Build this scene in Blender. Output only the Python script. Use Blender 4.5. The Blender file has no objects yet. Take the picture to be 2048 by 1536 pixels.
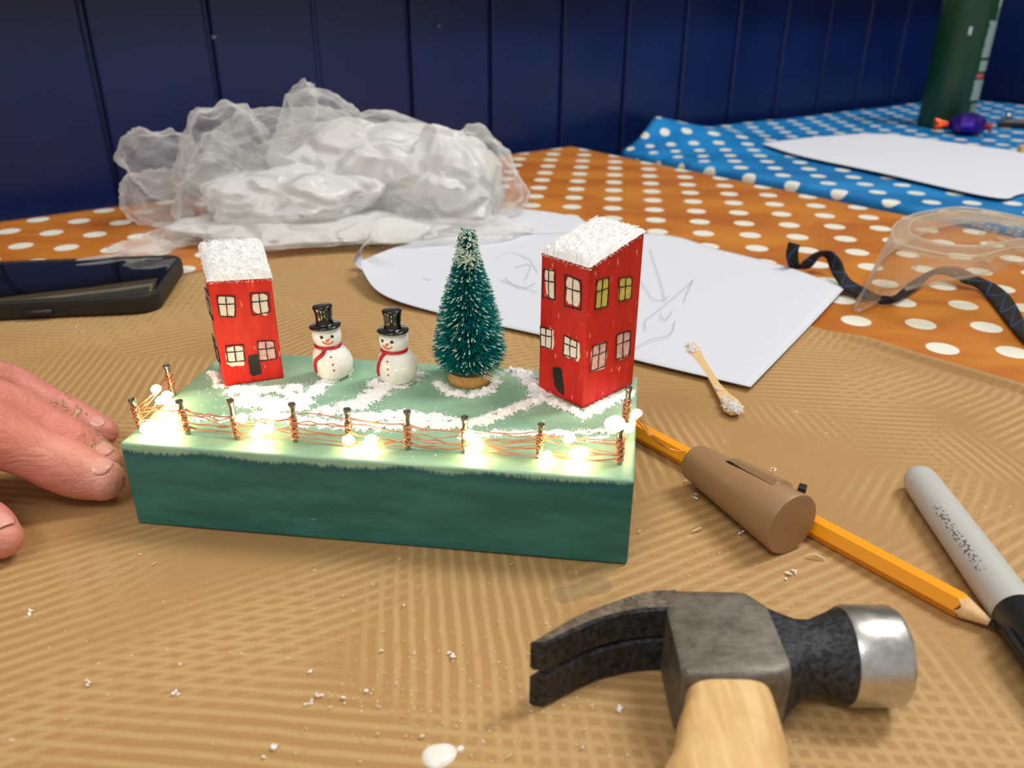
import bpy, bmesh, math, random
import numpy as np
from mathutils import Vector, Matrix, noise
random.seed(7)
PI = math.pi
C = bpy.context.scene.collection
SC = bpy.context.scene
S = 0.001            # everything below is laid out in millimetres, table top at z = 0
TZ = 750.0           # table top height above the floor
EYE = 160.0          # camera height above the table top

# ------------------------------------------------------------------ camera
FPX = 1633.0
PITCH = math.radians(25.85)
ROLL = 0.0068
_cp, _sp = math.cos(PITCH), math.sin(PITCH)
_r0 = Vector((1, 0, 0)); CD = Vector((0, _cp, -_sp)); _u0 = Vector((0, _sp, _cp))
CR = _r0 * math.cos(ROLL) + _u0 * math.sin(ROLL)
CU = _u0 * math.cos(ROLL) - _r0 * math.sin(ROLL)
cam_d = bpy.data.cameras.new('camera')
cam = bpy.data.objects.new('camera', cam_d); C.objects.link(cam)
M = Matrix((CR, CU, -CD)).transposed().to_4x4()
M.translation = Vector((0, 0, (TZ + EYE) * S))
cam.matrix_world = M
cam_d.sensor_width = 36; cam_d.lens = FPX / 2048 * 36
cam_d.clip_start = 0.01; cam_d.clip_end = 50
cam_d.dof.use_dof = True; cam_d.dof.focus_distance = 0.292; cam_d.dof.aperture_fstop = 15.0
SC.camera = cam

# ------------------------------------------------------------------ light
SC.view_settings.view_transform = 'Standard'
SC.view_settings.look = 'None'
SC.view_settings.gamma = 1
SC.view_settings.use_curve_mapping = False
SC.view_settings.exposure = 0.52
w = bpy.data.worlds.new('room_light'); SC.world = w; w.use_nodes = True
w.node_tree.nodes['Background'].inputs[0].default_value = (1.0, 0.975, 0.95, 1)
w.node_tree.nodes['Background'].inputs[1].default_value = 0.33
def area(name, loc, aim, size, size_y, power, col):
    d = bpy.data.lights.new(name, 'AREA'); d.shape = 'RECTANGLE'; d.size = size; d.size_y = size_y
    d.energy = power; d.color = col
    o = bpy.data.objects.new(name, d); C.objects.link(o)
    o.location = Vector(loc) * S
    o.rotation_euler = (Vector(aim) - Vector(loc)).to_track_quat('-Z', 'Y').to_euler()
    return o
area('ceiling_light', (1000, 700, TZ + 1650), (0, 250, TZ), 0.35, 0.9, 20, (1.0, 0.965, 0.92))
area('ceiling_light', (-500, -700, TZ + 1700), (0, 350, TZ), 1.2, 0.35, 9, (1.0, 0.965, 0.92))

# ------------------------------------------------------------------ helpers
def ray(px, py):
    return CD + CR * ((px - 1024) / FPX) - CU * ((py - 768) / FPX)
def W(px, py, z=0.0):
    d = ray(px, py); t = (EYE - z) / -d.z
    return Vector((d.x * t, d.y * t, z))
def RP(px, py, P0, N):
    d = ray(px, py); o = Vector((0, 0, EYE))
    return o + d * ((P0 - o).dot(N) / d.dot(N))
def proj(P):
    p = Vector(P) - Vector((0, 0, EYE)); k = p.dot(CD)
    return 1024 + FPX * p.dot(CR) / k, 768 - FPX * p.dot(CU) / k
def link(o):
    C.objects.link(o); return o
def tag(o, label=None, cat=None, group=None, kind=None):
    if label: o['label'] = label
    if cat: o['category'] = cat
    if group: o['group'] = group
    if kind: o['kind'] = kind
    return o
def empty(name, P, label, cat, group=None):
    o = bpy.data.objects.new(name, None); link(o)
    o.location = Vector((P[0], P[1], P[2] + TZ)) * S; o.empty_display_size = 0.01
    return tag(o, label, cat, group)
def wloc(o):
    v = Vector((0, 0, 0))
    while o is not None: v += o.location; o = o.parent
    return v / S - Vector((0, 0, TZ))
def obj(name, V, F, mats, parent=None, smooth=False, uv=None, mi=None, bevel=0, sub=0, auto=None, origin=None):
    V = [Vector(v) for v in V]
    if parent is not None: org = wloc(parent)
    elif origin is not None: org = Vector(origin)
    else:
        n = len(V); org = Vector((sum(v.x for v in V) / n, sum(v.y for v in V) / n, min(v.z for v in V)))
    me = bpy.data.meshes.new(name)
    me.from_pydata([tuple((v - org) * S) for v in V], [], [tuple(f) for f in F])
    if not isinstance(mats, (list, tuple)): mats = [mats]
    for m in mats: me.materials.append(m)
    if mi: me.polygons.foreach_set('material_index', mi)
    if smooth or auto: me.polygons.foreach_set('use_smooth', [True] * len(me.polygons))
    if uv is not None:
        l = me.uv_layers.new(name='UVMap')
        for lp in me.loops: l.data[lp.index].uv = uv[lp.vertex_index]
    if auto: me.set_sharp_from_angle(angle=math.radians(auto))
    me.update()
    o = bpy.data.objects.new(name, me); link(o)
    if parent is not None: o.parent = parent
    else: o.location = (org + Vector((0, 0, TZ))) * S
    if bevel:
        b = o.modifiers.new('bevel', 'BEVEL'); b.width = bevel * S; b.segments = 3; b.limit_method = 'ANGLE'; b.angle_limit = math.radians(40)
    if sub:
        b = o.modifiers.new('sub', 'SUBSURF'); b.levels = sub; b.render_levels = sub
    return o
class MB:
    def __init__(s): s.V = []; s.F = []; s.mi = []; s.uv = []
    def add(s, V, F, m=0, uv=None):
        k = len(s.V); s.V += [Vector(v) for v in V]; s.F += [tuple(i + k for i in f) for f in F]; s.mi += [m] * len(F)
        s.uv += uv if uv is not None else [(0, 0)] * len(V)
    def prism(s, poly, z0, z1, m=0):
        n = len(poly)
        zs0 = z0 if isinstance(z0, (list, tuple)) else [z0] * n
        zs1 = z1 if isinstance(z1, (list, tuple)) else [z1] * n
        V = [(p[0], p[1], zs0[i]) for i, p in enumerate(poly)] + [(p[0], p[1], zs1[i]) for i, p in enumerate(poly)]
        F = [tuple(range(n - 1, -1, -1)), tuple(range(n, 2 * n))] + [(i, (i + 1) % n, n + (i + 1) % n, n + i) for i in range(n)]
        s.add(V, F, m)
    def box(s, c, sx, sy, sz, m=0, rot=0):
        ca, sa = math.cos(rot), math.sin(rot)
        P = [(c[0] + x * sx / 2 * ca - y * sy / 2 * sa, c[1] + x * sx / 2 * sa + y * sy / 2 * ca) for x, y in ((-1, -1), (1, -1), (1, 1), (-1, 1))]
        s.prism(P, c[2] - sz / 2, c[2] + sz / 2, m)
    def loft(s, rings, m=0, caps=True, closed=True):
        n = len(rings[0]); k = len(s.V); V = [v for r in rings for v in r]; F = []
        nn = n if closed else n - 1
        for i in range(len(rings) - 1):
            for j in range(nn):
                a, b = i * n + j, i * n + (j + 1) % n
                F.append((a, b, b + n, a + n))
        if caps and closed:
            F.append(tuple(range(n - 1, -1, -1))); F.append(tuple(range((len(rings) - 1) * n, len(rings) * n)))
        s.add(V, F, m, [(j / n, i / max(1, len(rings) - 1)) for i in range(len(rings)) for j in range(n)])
    def tube(s, pts, r, n=6, m=0, caps=True):
        pts = [Vector(p) for p in pts]; rs = r if isinstance(r, (list, tuple)) else [r] * len(pts)
        rings = []; up = None
        for i, p in enumerate(pts):
            t = (pts[min(i + 1, len(pts) - 1)] - pts[max(i - 1, 0)])
            if t.length < 1e-6: t = Vector((0, 0, 1))
            t.normalize()
            if up is None:
                up = Vector((0, 0, 1)) if abs(t.z) < 0.9 else Vector((1, 0, 0))
            a = t.cross(up)
            if a.length < 1e-4: a = t.cross(Vector((1, 0.3, 0)))
            a.normalize(); b = a.cross(t).normalized(); up = b
            rings.append([p + (a * math.cos(2 * PI * j / n) + b * math.sin(2 * PI * j / n)) * rs[i] for j in range(n)])
        s.loft(rings, m, caps)
    def lathe(s, prof, n=24, P=(0, 0, 0), axis=(0, 0, 1), m=0):
        ax = Vector(axis).normalized(); q = Vector((0, 0, 1)).rotation_difference(ax); P = Vector(P)
        s.loft([[P + q @ Vector((max(r, 1e-3) * math.cos(2 * PI * j / n), max(r, 1e-3) * math.sin(2 * PI * j / n), z)) for j in range(n)] for r, z in prof], m)
    def build(s, name, mats, parent=None, **k):
        if s.mi and max(s.mi) > 0: k['mi'] = s.mi
        if k.pop('useuv', False): k['uv'] = s.uv
        return obj(name, s.V, s.F, mats, parent, **k)
def catmull(pts, n=8):
    pts = [Vector(p) for p in pts]; out = []
    for i in range(len(pts) - 1):
        p0 = pts[max(i - 1, 0)]; p1 = pts[i]; p2 = pts[i + 1]; p3 = pts[min(i + 2, len(pts) - 1)]
        for k in range(n):
            t = k / n
            out.append(0.5 * ((2 * p1) + (p2 - p0) * t + (2 * p0 - 5 * p1 + 4 * p2 - p3) * t * t + (3 * p1 - p0 - 3 * p2 + p3) * t ** 3))
    out.append(pts[-1]); return out
def rgb(r, g, b):
    f = lambda c: (c / 255 / 12.92) if c / 255 <= 0.04045 else ((c / 255 + 0.055) / 1.055) ** 2.4
    return (f(r), f(g), f(b), 1)

# ------------------------------------------------------------------ node helper
class NT:
    def __init__(s, name):
        s.m = bpy.data.materials.new(name); s.m.use_nodes = True; s.t = s.m.node_tree; s.t.nodes.clear()
        s.out = s.t.nodes.new('ShaderNodeOutputMaterial')
    def n(s, typ, ins=None, **at):
        x = s.t.nodes.new('ShaderNode' + typ)
        for k, v in at.items(): setattr(x, k, v)
        for k, v in (ins or {}).items():
            if isinstance(v, bpy.types.NodeSocket): s.t.links.new(v, x.inputs[k])
            elif v is not None: x.inputs[k].default_value = v
        return x
    def math(s, op, a, b=None, c=None, clamp=False):
        x = s.n('Math', {0: a, 1: b, 2: c}, operation=op); x.use_clamp = clamp; return x.outputs[0]
    def mix(s, f, a, b):
        x = s.n('Mix', {0: f, 6: a, 7: b}, data_type='RGBA'); return x.outputs[2]
    def step(s, v, lo, hi):
        return s.n('MapRange', {0: v, 1: lo, 2: hi, 3: 0.0, 4: 1.0}, interpolation_type='SMOOTHSTEP').outputs[0]
    def coord(s, kind='Object', scale=(1, 1, 1), rot=(0, 0, 0), loc=(0, 0, 0)):
        c = s.n('TexCoord').outputs[kind]
        return s.n('Mapping', {0: c, 1: loc, 2: rot, 3: scale}).outputs[0]
    def noise(s, v, scale, detail=3, rough=0.55, dist=0.0):
        return s.n('TexNoise', {'Vector': v, 'Scale': scale, 'Detail': detail, 'Roughness': rough, 'Distortion': dist}).outputs[0]
    def bump(s, h, strength, dist=0.001):
        return s.n('Bump', {'Strength': strength, 'Distance': dist, 'Height': h}).outputs[0]
    def bsdf(s, col, rough=0.5, metal=0.0, normal=None, **k):
        d = {'Base Color': col, 'Roughness': rough, 'Metallic': metal, 'Normal': normal}
        d.update({a.replace('_', ' '): v for a, v in k.items()})
        return s.n('BsdfPrincipled', d).outputs[0]
    def done(s, sh, disp=None):
        s.t.links.new(sh, s.out.inputs[0]); return s.m
def plain(name, col, rough=0.5, metal=0.0, var=0.0, vs=300, bump=0.0, bs=800, bd=0.0003, stretch=(1, 1, 1), **k):
    t = NT(name); v = t.coord('Object', stretch); c = col
    if var:
        f = t.step(t.noise(v, vs, 4, 0.6), 0.3, 0.7)
        c = t.mix(f, tuple(x * (1 - var) for x in col[:3]) + (1,), tuple(min(1, x * (1 + var)) for x in col[:3]) + (1,))
    nr = t.bump(t.noise(v, bs, 4, 0.6), bump, bd) if bump else None
    return t.done(t.bsdf(c, rough, metal, nr, **k))

# ================================================================== setting
WA = 0.9508; DV = Vector((math.sin(WA), math.cos(WA), 0)); NV = Vector((-math.cos(WA), math.sin(WA), 0))
WD = 4.808 * EYE; SP = 0.603 * EYE; WO = 0.8276 * EYE; CORNER = 9.25 * EYE
def wallP(t, n, z): return DV * t + NV * n + Vector((0, 0, z))
def m_wall():
    t = NT('painted_boards'); v = t.coord('Object')
    a = t.noise(v, 6, 4, 0.6); b = t.noise(t.coord('Object', (1, 1, 0.12)), 60, 3)
    c = t.mix(t.step(a, 0.3, 0.75), rgb(8, 26, 76), rgb(14, 34, 88))
    sp = t.step(t.noise(t.coord('Object', (1, 1, 0.8)), 95, 1, 0.3), 0.835, 0.85)
    c = t.mix(sp, c, rgb(150, 140, 140))
    r = t.math('MULTIPLY_ADD', a, 0.2, 0.22)
    return t.done(t.bsdf(c, r, 0, t.bump(t.math('ADD', b, t.math('MULTIPLY', a, 2)), 0.35, 0.0006), Specular_IOR_Level=0.5))
M_WALL = m_wall(); M_PLASTER = plain('cream_plaster', rgb(120, 118, 108), 0.8, var=0.04, vs=20)
M_RAIL = plain('cream_gloss_paint', rgb(214, 212, 178), 0.35)
def boards(name, t0, t1, base_t, P, flip):
    # vertical tongue and groove boards: one continuous profile with a rounded groove at each joint
    prof = []; k0 = math.ceil((t0 - base_t) / SP); k1 = math.floor((t1 - base_t) / SP)
    prof.append((t0, 0))
    for k in range(k0, k1 + 1):
        c = base_t + k * SP
        d = 0.35 if (k == 2) else 1.0
        for dx, dd in ((-4.5, 0), (-3.2, 0.5), (-2.2, 2.2), (-1.5, 5), (1.5, 5), (2.2, 2.2), (3.2, 0.5), (4.5, 0)):
            if t0 < c + dx < t1: prof.append((c + dx, dd * d))
    prof.append((t1, 0))
    zt = 0.93 * EYE + 9.5; V = []; F = []; mi = []
    zs = [-TZ, zt, zt + 1, 1650]
    for z in zs:
        for a, d in prof: V.append(P(a, d if z <= zt else 0, z))
    n = len(prof)
    for i in range(len(zs) - 1):
        for j in range(n - 1):
            f = (i * n + j, i * n + j + 1, (i + 1) * n + j + 1, (i + 1) * n + j)
            F.append(f if not flip else f[::-1]); mi.append(0 if i == 0 else 1)
    k = len(V)
    for (a, z) in ((t0, -TZ), (t1, -TZ), (t1, 1650), (t0, 1650)): V.append(P(a, 30, z))
    F.append((k, k + 1, k + 2, k + 3)); mi.append(1)
    o = obj(name, V, F, [M_WALL, M_PLASTER], mi=mi, origin=(0, 0, -TZ)); o['kind'] = 'structure'; return o
boards('wall_back', -1400, CORNER, WO, lambda a, d, z: wallP(a, WD + d, z), True)
boards('wall_right', -900, WD, WD - 40, lambda a, d, z: wallP(CORNER + d, a, z), False)
mb = MB()
zr = 0.934 * EYE + 9.5
mb.loft([[wallP(t, WD + a, zr + b) for a, b in ((0, -6), (-12, -6), (-16, 2), (-24, 3), (-26, 10), (-24, 20), (0, 22))] for t in (-1400, CORNER)])
o = mb.build('trim_1', M_RAIL, bevel=1); o['kind'] = 'structure'
mb = MB(); fl = [wallP(-1400, WD, 0), wallP(CORNER, WD, 0), wallP(CORNER, -900, 0), wallP(-1400, -900, 0)]
mb.prism([(p.x, p.y) for p in fl][::-1], -TZ - 20, -TZ)
def m_floor():
    t = NT('floor_boards'); v = t.coord('Object', (1, 8, 1))
    return t.done(t.bsdf(t.mix(t.noise(v, 4, 4), rgb(96, 74, 52), rgb(128, 100, 72)), 0.5))
o = mb.build('floor', m_floor()); o['kind'] = 'structure'

# ================================================================== tables and cloths
def m_dots(name, base, dark, ang, ox, oy, pitch, rad, warp=True):
    t = NT(name); uv = t.n('TexCoord').outputs['UV']
    mp = t.n('Mapping', {0: uv, 1: (-ox * S, -oy * S, 0)}, vector_type='POINT').outputs[0]
    rt = t.n('VectorRotate', {0: mp, 3: -ang}, rotation_type='Z_AXIS').outputs[0]
    sx = t.n('SeparateXYZ', {0: rt})
    def cell(a):
        q = t.math('MULTIPLY_ADD', a, 1 / (pitch * S), 0.5)
        return t.math('SUBTRACT', t.math('FRACT', q), 0.5)
    a, b = cell(sx.outputs[0]), cell(sx.outputs[1])
    d = t.math('SQRT', t.math('ADD', t.math('MULTIPLY', a, a), t.math('MULTIPLY', b, b)))
    f = t.math('SUBTRACT', 1.0, t.step(d, rad / pitch - 0.012, rad / pitch + 0.012))
    big = t.noise(t.coord('UV', (1, 2.5, 1), (0, 0, 0.6)), 9, 3, 0.5)
    c = t.mix(t.step(big, 0.35, 0.65), base, dark)
    c = t.mix(f, c, rgb(236, 236, 222))
    wr = t.noise(t.coord('UV', (1, 1, 1)), 14, 4, 0.6)
    return t.done(t.bsdf(c, 0.38, 0, t.bump(wr, 0.5, 0.003), Specular_IOR_Level=0.4, Coat_Weight=0.12, Coat_Roughness=0.2))
M_ORANGE = m_dots('orange_oilcloth', rgb(204, 128, 38), rgb(180, 100, 28), -0.9049 - PI / 4, 150.8, 683.2, 33.25, 7.7)
M_BLUE = m_dots('blue_oilcloth', rgb(32, 138, 206), rgb(14, 112, 178), math.radians(-3), 262.0, 859.6, 33.3, 7.4)
M_WOOD = plain('varnished_wood', rgb(140, 100, 62), 0.5, var=0.15, vs=40)
M_STEEL = plain('grey_steel', rgb(120, 120, 124), 0.35, 1.0)
eR = Vector((1.89, -2.33, 0)).normalized(); 
pFar = W(1140, 293); pBackL = W(0, 443)
eB = (pBackL - pFar).normalized()
def table(corner, du, lu, dv_, lv, label):
    c4 = [corner, corner + du * lu, corner + du * lu + dv_ * lv, corner + dv_ * lv]
    mid = sum(c4, Vector()) / 4
    t = empty('table', (mid.x, mid.y, -TZ), label, 'table')
    mb = MB(); mb.prism([(p.x, p.y) for p in c4], -27, -2.5); mb.build('tabletop', M_WOOD, t, bevel=2)
    for p in c4:
        q = p + (mid - p).normalized() * 90
        mb = MB(); mb.tube([(q.x, q.y, -TZ), (q.x, q.y, -27)], 16, 16); mb.build('leg', M_STEEL, t, auto=40)
    return t
du = -NV; dvv = -DV
# orange table: right edge along eR, back edge along eB
table(pFar + eR * 6 + eB * 6, eR, 788, eB, 1108, 'wooden trestle table under the orange spotted cloth')
def cloth(name, corner, du, lu, dv_, lv, zf, mat, label, drop, sides, res=8.0, warp=None):
    # sides: which edges hang: (u0,u1,v0,v1)
    def axis(l, s0, s1):
        a = list(np.arange(0, l + 0.1, l / max(1, round(l / res))))
        pre = [-d for d in (drop, drop * .6, 30, 15, 9, 5, 2)] if s0 else []
        post = [l + d for d in (2, 5, 9, 15, 30, drop * .6, drop)] if s1 else []
        return pre + a + post
    U = axis(lu, sides[0], sides[1]); Vv = axis(lv, sides[2], sides[3])
    V = []; uv = []
    R = 6.0
    def bend(a, l):
        if a < 0: e = -a; sg = -1; base = 0
        elif a > l: e = a - l; sg = 1; base = l
        else: return a, 0.0
        th = min(e / R, PI / 2 - 0.06); x = R * math.sin(th); z = R * (1 - math.cos(th)); rem = e - R * th
        return base + sg * (x + rem * 0.06), z + max(0, rem)
    for v in Vv:
        for u in U:
            a, z1 = bend(u, lu); b, z2 = bend(v, lv)
            P = corner + du * a + dv_ * b; z = -max(z1, z2)
            if warp: P = P + du * warp(a, b)
            if z > -1: z += zf(P, u, v)
            V.append((P.x, P.y, z)); q = corner + du * u + dv_ * v; uv.append((q.x * S, q.y * S))
    n = len(U); F = [(j * n + i, j * n + i + 1, (j + 1) * n + i + 1, (j + 1) * n + i) for j in range(len(Vv) - 1) for i in range(n - 1)]
    o = obj(name, V, F, mat, smooth=True, uv=uv)
    m = o.modifiers.new('thick', 'SOLIDIFY'); m.thickness = 0.4 * S; m.offset = -1
    return tag(o, label, 'tablecloth')
zo = lambda P, u, v: 0.25 * noise.noise(Vector((P.x, P.y, 0)) * 0.012) - 0.3
cloth('tablecloth', pFar, eR, 800, eB, 1120, zo, M_ORANGE, 'orange polka dot oilcloth covering the near table', 160, (0, 1, 1, 1))
# blue table beyond: its near edge runs just behind the right edge of the orange one
nR = Vector((0.777, 0.63, 0)); nR = (nR - eR * nR.dot(eR)).normalized()
bc = wallP(0, 0, 0) + nR * (4.27 * EYE)
# start point on that line near the wall
t0 = (4.62 * EYE - bc.dot(NV)) / eR.dot(NV); bc = bc + eR * t0
eRb = eR; nRb = DV
lbl = (W(1930, 200) - bc).dot(nRb) + 6
table(bc + nRb * 112 + eRb * 8, eRb, 646, nRb, lbl - 120, 'wooden trestle table under the blue spotted cloth')
def zb(P, u, v):
    g = 0.0
    # raised fold of cloth running from the far corner towards the paper
    A = bc + nRb * 95; A = Vector((A.x, A.y, 0)); B = W(1510, 278)
    ab = B - A; tt = max(-0.1, min(1.15, (P - A).dot(ab) / ab.length_squared)); d = (P - A - ab * tt).length
    amp = 16 * (1 - 0.85 * max(0, tt)) 
    side = 42
    g += max(0, amp) * math.exp(-(d / side) ** 2)
    g += 7 * math.exp(-max(0, v - 95) / 110) * math.exp(-max(0, u) / 50) * min(1, max(0, v) / 95)
    g += 1.0 * noise.noise(Vector((P.x, P.y, 3)) * 0.01)
    return g
cloth('tablecloth', bc, eRb, 660, nRb, lbl, zb, M_BLUE, 'blue polka dot oilcloth covering the table by the far wall', 160, (0, 1, 1, 0), warp=lambda a, b: 52 * max(0, 1 - b / 106) * max(0, 1 - a / 160))

# kraft paper sheet over the orange cloth
def m_kraft():
    t = NT('kraft_paper'); v = t.coord('UV')
    wob = t.n('VectorMath', {0: t.n('TexNoise', {'Vector': v, 'Scale': 90.0, 'Detail': 1.0}).outputs[1], 'Scale': 0.0012}, operation='SCALE').outputs[0]
    w1 = t.n('VectorMath', {0: t.n('VectorMath', {0: v, 1: wob}, operation='ADD').outputs[0], 1: t.n('VectorMath', {0: t.n('TexNoise', {'Vector': v, 'Scale': 7.0, 'Detail': 1.0}).outputs[1], 'Scale': 0.012}, operation='SCALE').outputs[0]}, operation='ADD').outputs[0]
    brk = t.step(t.noise(v, 190, 2, .6), .1, .5)
    def stripes(ang, pitch, lo, hi):
        r = t.n('VectorRotate', {0: w1, 3: ang}, rotation_type='Z_AXIS').outputs[0]
        x = t.n('SeparateXYZ', {0: r}).outputs[0]
        s = t.math('SINE', t.math('MULTIPLY', x, 2 * PI / (pitch * S)))
        return t.math('MULTIPLY', t.step(s, lo - .5, hi), brk)
    def mask(off, lo, hi, sc=9):
        mm = t.n('Mapping', {0: v, 1: (off, off * 1.7, 0)}).outputs[0]
        return t.step(t.noise(mm, sc, 1, 0.4), lo, hi)
    s0 = t.math('MULTIPLY', stripes(PI / 2 + 0.08, 4.0, -0.1, 1.0), mask(3.1, 0.46, 0.6))
    s1 = t.math('MULTIPLY', stripes(-0.1, 4.3, 0.0, 1.0), mask(7.7, 0.50, 0.62, 11))
    s2 = t.math('MULTIPLY', stripes(PI / 2 - 0.55, 4.4, -0.2, 1.0), mask(1.3, 0.5, 0.6))
    s3 = t.math('MULTIPLY', stripes(0.62, 4.2, -0.1, 1.0), mask(5.9, 0.54, 0.64, 8))
    h = t.math('MAXIMUM', t.math('MAXIMUM', s0, s1), t.math('MAXIMUM', s2, s3))
    broad = t.noise(v, 12, 3, 0.5)
    c = t.mix(broad, rgb(168, 129, 80), rgb(184, 146, 95))
    c = t.mix(t.math('MULTIPLY', h, 0.5), c, rgb(212, 178, 126))
    fine = t.noise(v, 900, 3, 0.7)
    c = t.mix(t.math('MULTIPLY', fine, 0.14), c, rgb(120, 84, 46))
    sp = t.step(t.noise(v, 330, 2, 0.5), 0.735, 0.76)
    c = t.mix(t.math('MULTIPLY', sp, 0.7), c, rgb(226, 206, 170))
    hh = t.math('ADD', t.math('MULTIPLY', h, 1.0), t.math('MULTIPLY', fine, 0.2))
    return t.done(t.bsdf(c, 0.55, 0, t.bump(hh, 0.22, 0.0006), Specular_IOR_Level=0.28))
M_KRAFT = m_kraft()
K2 = W(935, 446); e1 = (W(2048, 783) - W(1600, 647)).normalized(); K2 = W(1600, 647) + e1 * ((K2 - W(1600, 647)).dot(e1))
e2 = (W(386, 543) - W(708, 484)).normalized()
def kraft():
    V = []; uv = []; LB = 900; LA = 640
    bs = [0, 1.5, 3, 4.5, 6, 7.5, 9, 11, 13, 15, 18, 22] + list(np.arange(28, LB, 6))
    as_ = list(np.arange(0, LA, 6))
    for a in as_:
        wob = 2.2 * noise.noise(Vector((a * 0.02, 0, 5))) 
        for b in bs:
            P = K2 + e1 * a + e2 * b
            z = 0.5 + 0.35 * noise.noise(Vector((P.x, P.y, 9)) * 0.03)
            f = b + wob
            fold = 4.6 * math.exp(-((f - 4.5) / 2.8) ** 2) + 2.6 * math.exp(-((f - 14) / 2.6) ** 2)
            z += fold * max(0, min(1, (a - 284) / 30)) + 0.1
            V.append((P.x, P.y, max(z, 0.15))); uv.append((P.x * S, P.y * S))
    n = len(bs); F = [(j * n + i, j * n + i + 1, (j + 1) * n + i + 1, (j + 1) * n + i) for j in range(len(as_) - 1) for i in range(n - 1)]
    o = obj('kraft_paper', V, F, M_KRAFT, smooth=True, uv=uv)
    m = o.modifiers.new('thick', 'SOLIDIFY'); m.thickness = 0.15 * S; m.offset = 1 
    return tag(o, 'large brown kraft paper sheet with pressed ridges spread over the orange cloth', 'paper')
kraft()
KZ = 0.9   # nominal kraft surface

# white flakes and shavings scattered over the kraft paper
M_SNOW = plain('white_flock', rgb(252, 252, 250), 0.8, Subsurface_Weight=0.4, Subsurface_Radius=(0.6, 0.6, 0.6), Subsurface_Scale=0.0015)
M_SHAV = plain('pale_shaving', rgb(222, 205, 160), 0.7); M_REDC = plain('red_chip', rgb(170, 40, 30), 0.6); M_GRNC = plain('green_chip', rgb(60, 110, 100), 0.6)
def shard(mb, P, s, m=0, flat=1.0):
    P = Vector(P); a = random.uniform(0, 2 * PI); q = Matrix.Rotation(a, 3, 'Z') @ Matrix.Rotation(random.uniform(-flat, flat), 3, 'X') @ Matrix.Rotation(random.uniform(-flat, flat), 3, 'Y')
    pts = [q @ Vector((random.uniform(.6, 1.1) * s * math.cos(t), random.uniform(.35, .8) * s * math.sin(t), random.uniform(-.12, .12) * s)) for t in (0, 1.4, 2.9, 4.4)]
    top = q @ Vector((0, 0, s * 0.3))
    mb.add([P + p for p in pts] + [P + top], [(0, 1, 4), (1, 2, 4), (2, 3, 4), (3, 0, 4), (3, 2, 1, 0)], m)
mb = MB()
for i in range(900):
    x, y = random.uniform(0, 2048), random.uniform(640, 1536)
    if random.random() < 0.55: x, y = random.gauss(1450, 330), random.gauss(900, 220)
    if random.random() < 0.25: x, y = random.gauss(900, 180), random.gauss(1400, 90)
    if not (0 < x < 2048 and 560 < y < 1560): continue
    P = W(x, y, 1.45)
    if (P - K2).dot(e1.cross(Vector((0, 0, 1)))) * 1 < -1e9: continue
    bvec = P - K2
    # stay on the sheet
    nrm = Vector((e1.y, -e1.x, 0)); 
    if bvec.dot(nrm) * e2.dot(nrm) < 14 * 14: continue
    big = random.random() < 0.06
    s = random.uniform(0.5, 1.1) if big else random.uniform(0.15, 0.4)
    m = random.choices((0, 1, 2, 3), (12, 5, .5, .4))[0]
    if m == 1 and random.random() < .4:
        d = Vector((random.uniform(-1, 1), random.uniform(-1, 1), 0.1)) * random.uniform(.6, 1.8)
        mb.tube([P, P + d], 0.12, 4, 1)
    else: shard(mb, P, s, m, 0.5)
for x, y, s in ((905, 1310, 1.2), (1232, 870, .7), (160, 655, 1), (60, 1225, 1), (1585, 1143, 1.5), (1580, 1150, 1.2), (1480, 1062, 1), (1395, 975, 1.2), (1550, 935, 1), (1545, 940, .8), (1400, 990, 1.0), (1370, 965, 1), (640, 1390, .9), (350, 1390, .9), (175, 1370, .8), (550, 1497, 1.3), (1430, 1500, 1.2), (620, 1402, .8), (1240, 1420, 1.2)):
    for k in range(4): shard(mb, W(x + random.gauss(0, 5), y + random.gauss(0, 4), 1.5), s * .8, 0, 0.7)
mb.tube([W(1612, 1112, 1.6), W(1630, 1108, 2.6), W(1650, 1118, 1.6)], 0.35, 5, 1)
mb.tube([W(1385, 1063, 1.4), W(1402, 1055, 2.0)], 0.3, 5, 1)
o = mb.build('paper_flakes', [M_SNOW, M_SHAV, M_REDC, M_GRNC]); tag(o, 'white flakes and tiny shavings littering the brown paper', 'flakes', kind='stuff')
# spilled white glue
def blob(name, px, py, rx, ry, label, h=1.2):
    P = W(px, py, KZ); V = []; F = []; n = 28; R = 7
    for i in range(R + 1):
        q = i / R
        for j in range(n):
            a = 2 * PI * j / n; k = 1 + 0.13 * math.sin(2 * a + 1) + 0.05 * math.sin(3 * a) * q
            V.append((P.x + rx * k * q * math.cos(a), P.y + ry * k * q * math.sin(a), KZ - 0.2 + h * math.sqrt(max(0, 1 - q ** 2.4)) + 0.01))
    for i in range(R):
        for j in range(n): F.append((i * n + j, i * n + (j + 1) % n, (i + 1) * n + (j + 1) % n, (i + 1) * n + j))
    return tag(obj(name, V, F, M_GLUE, smooth=True), label, 'glue')
M_GLUE = plain('white_glue', rgb(240, 238, 230), 0.2)
blob('glue_drop', 878, 1510, 3.6, 3.8, 'larger white glue blob on the brown paper left of the hammer handle')
blob('glue_drop', 921, 1497, 0.8, 0.9, 'tiny round white glue dot beside the larger blob', .7)

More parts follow.
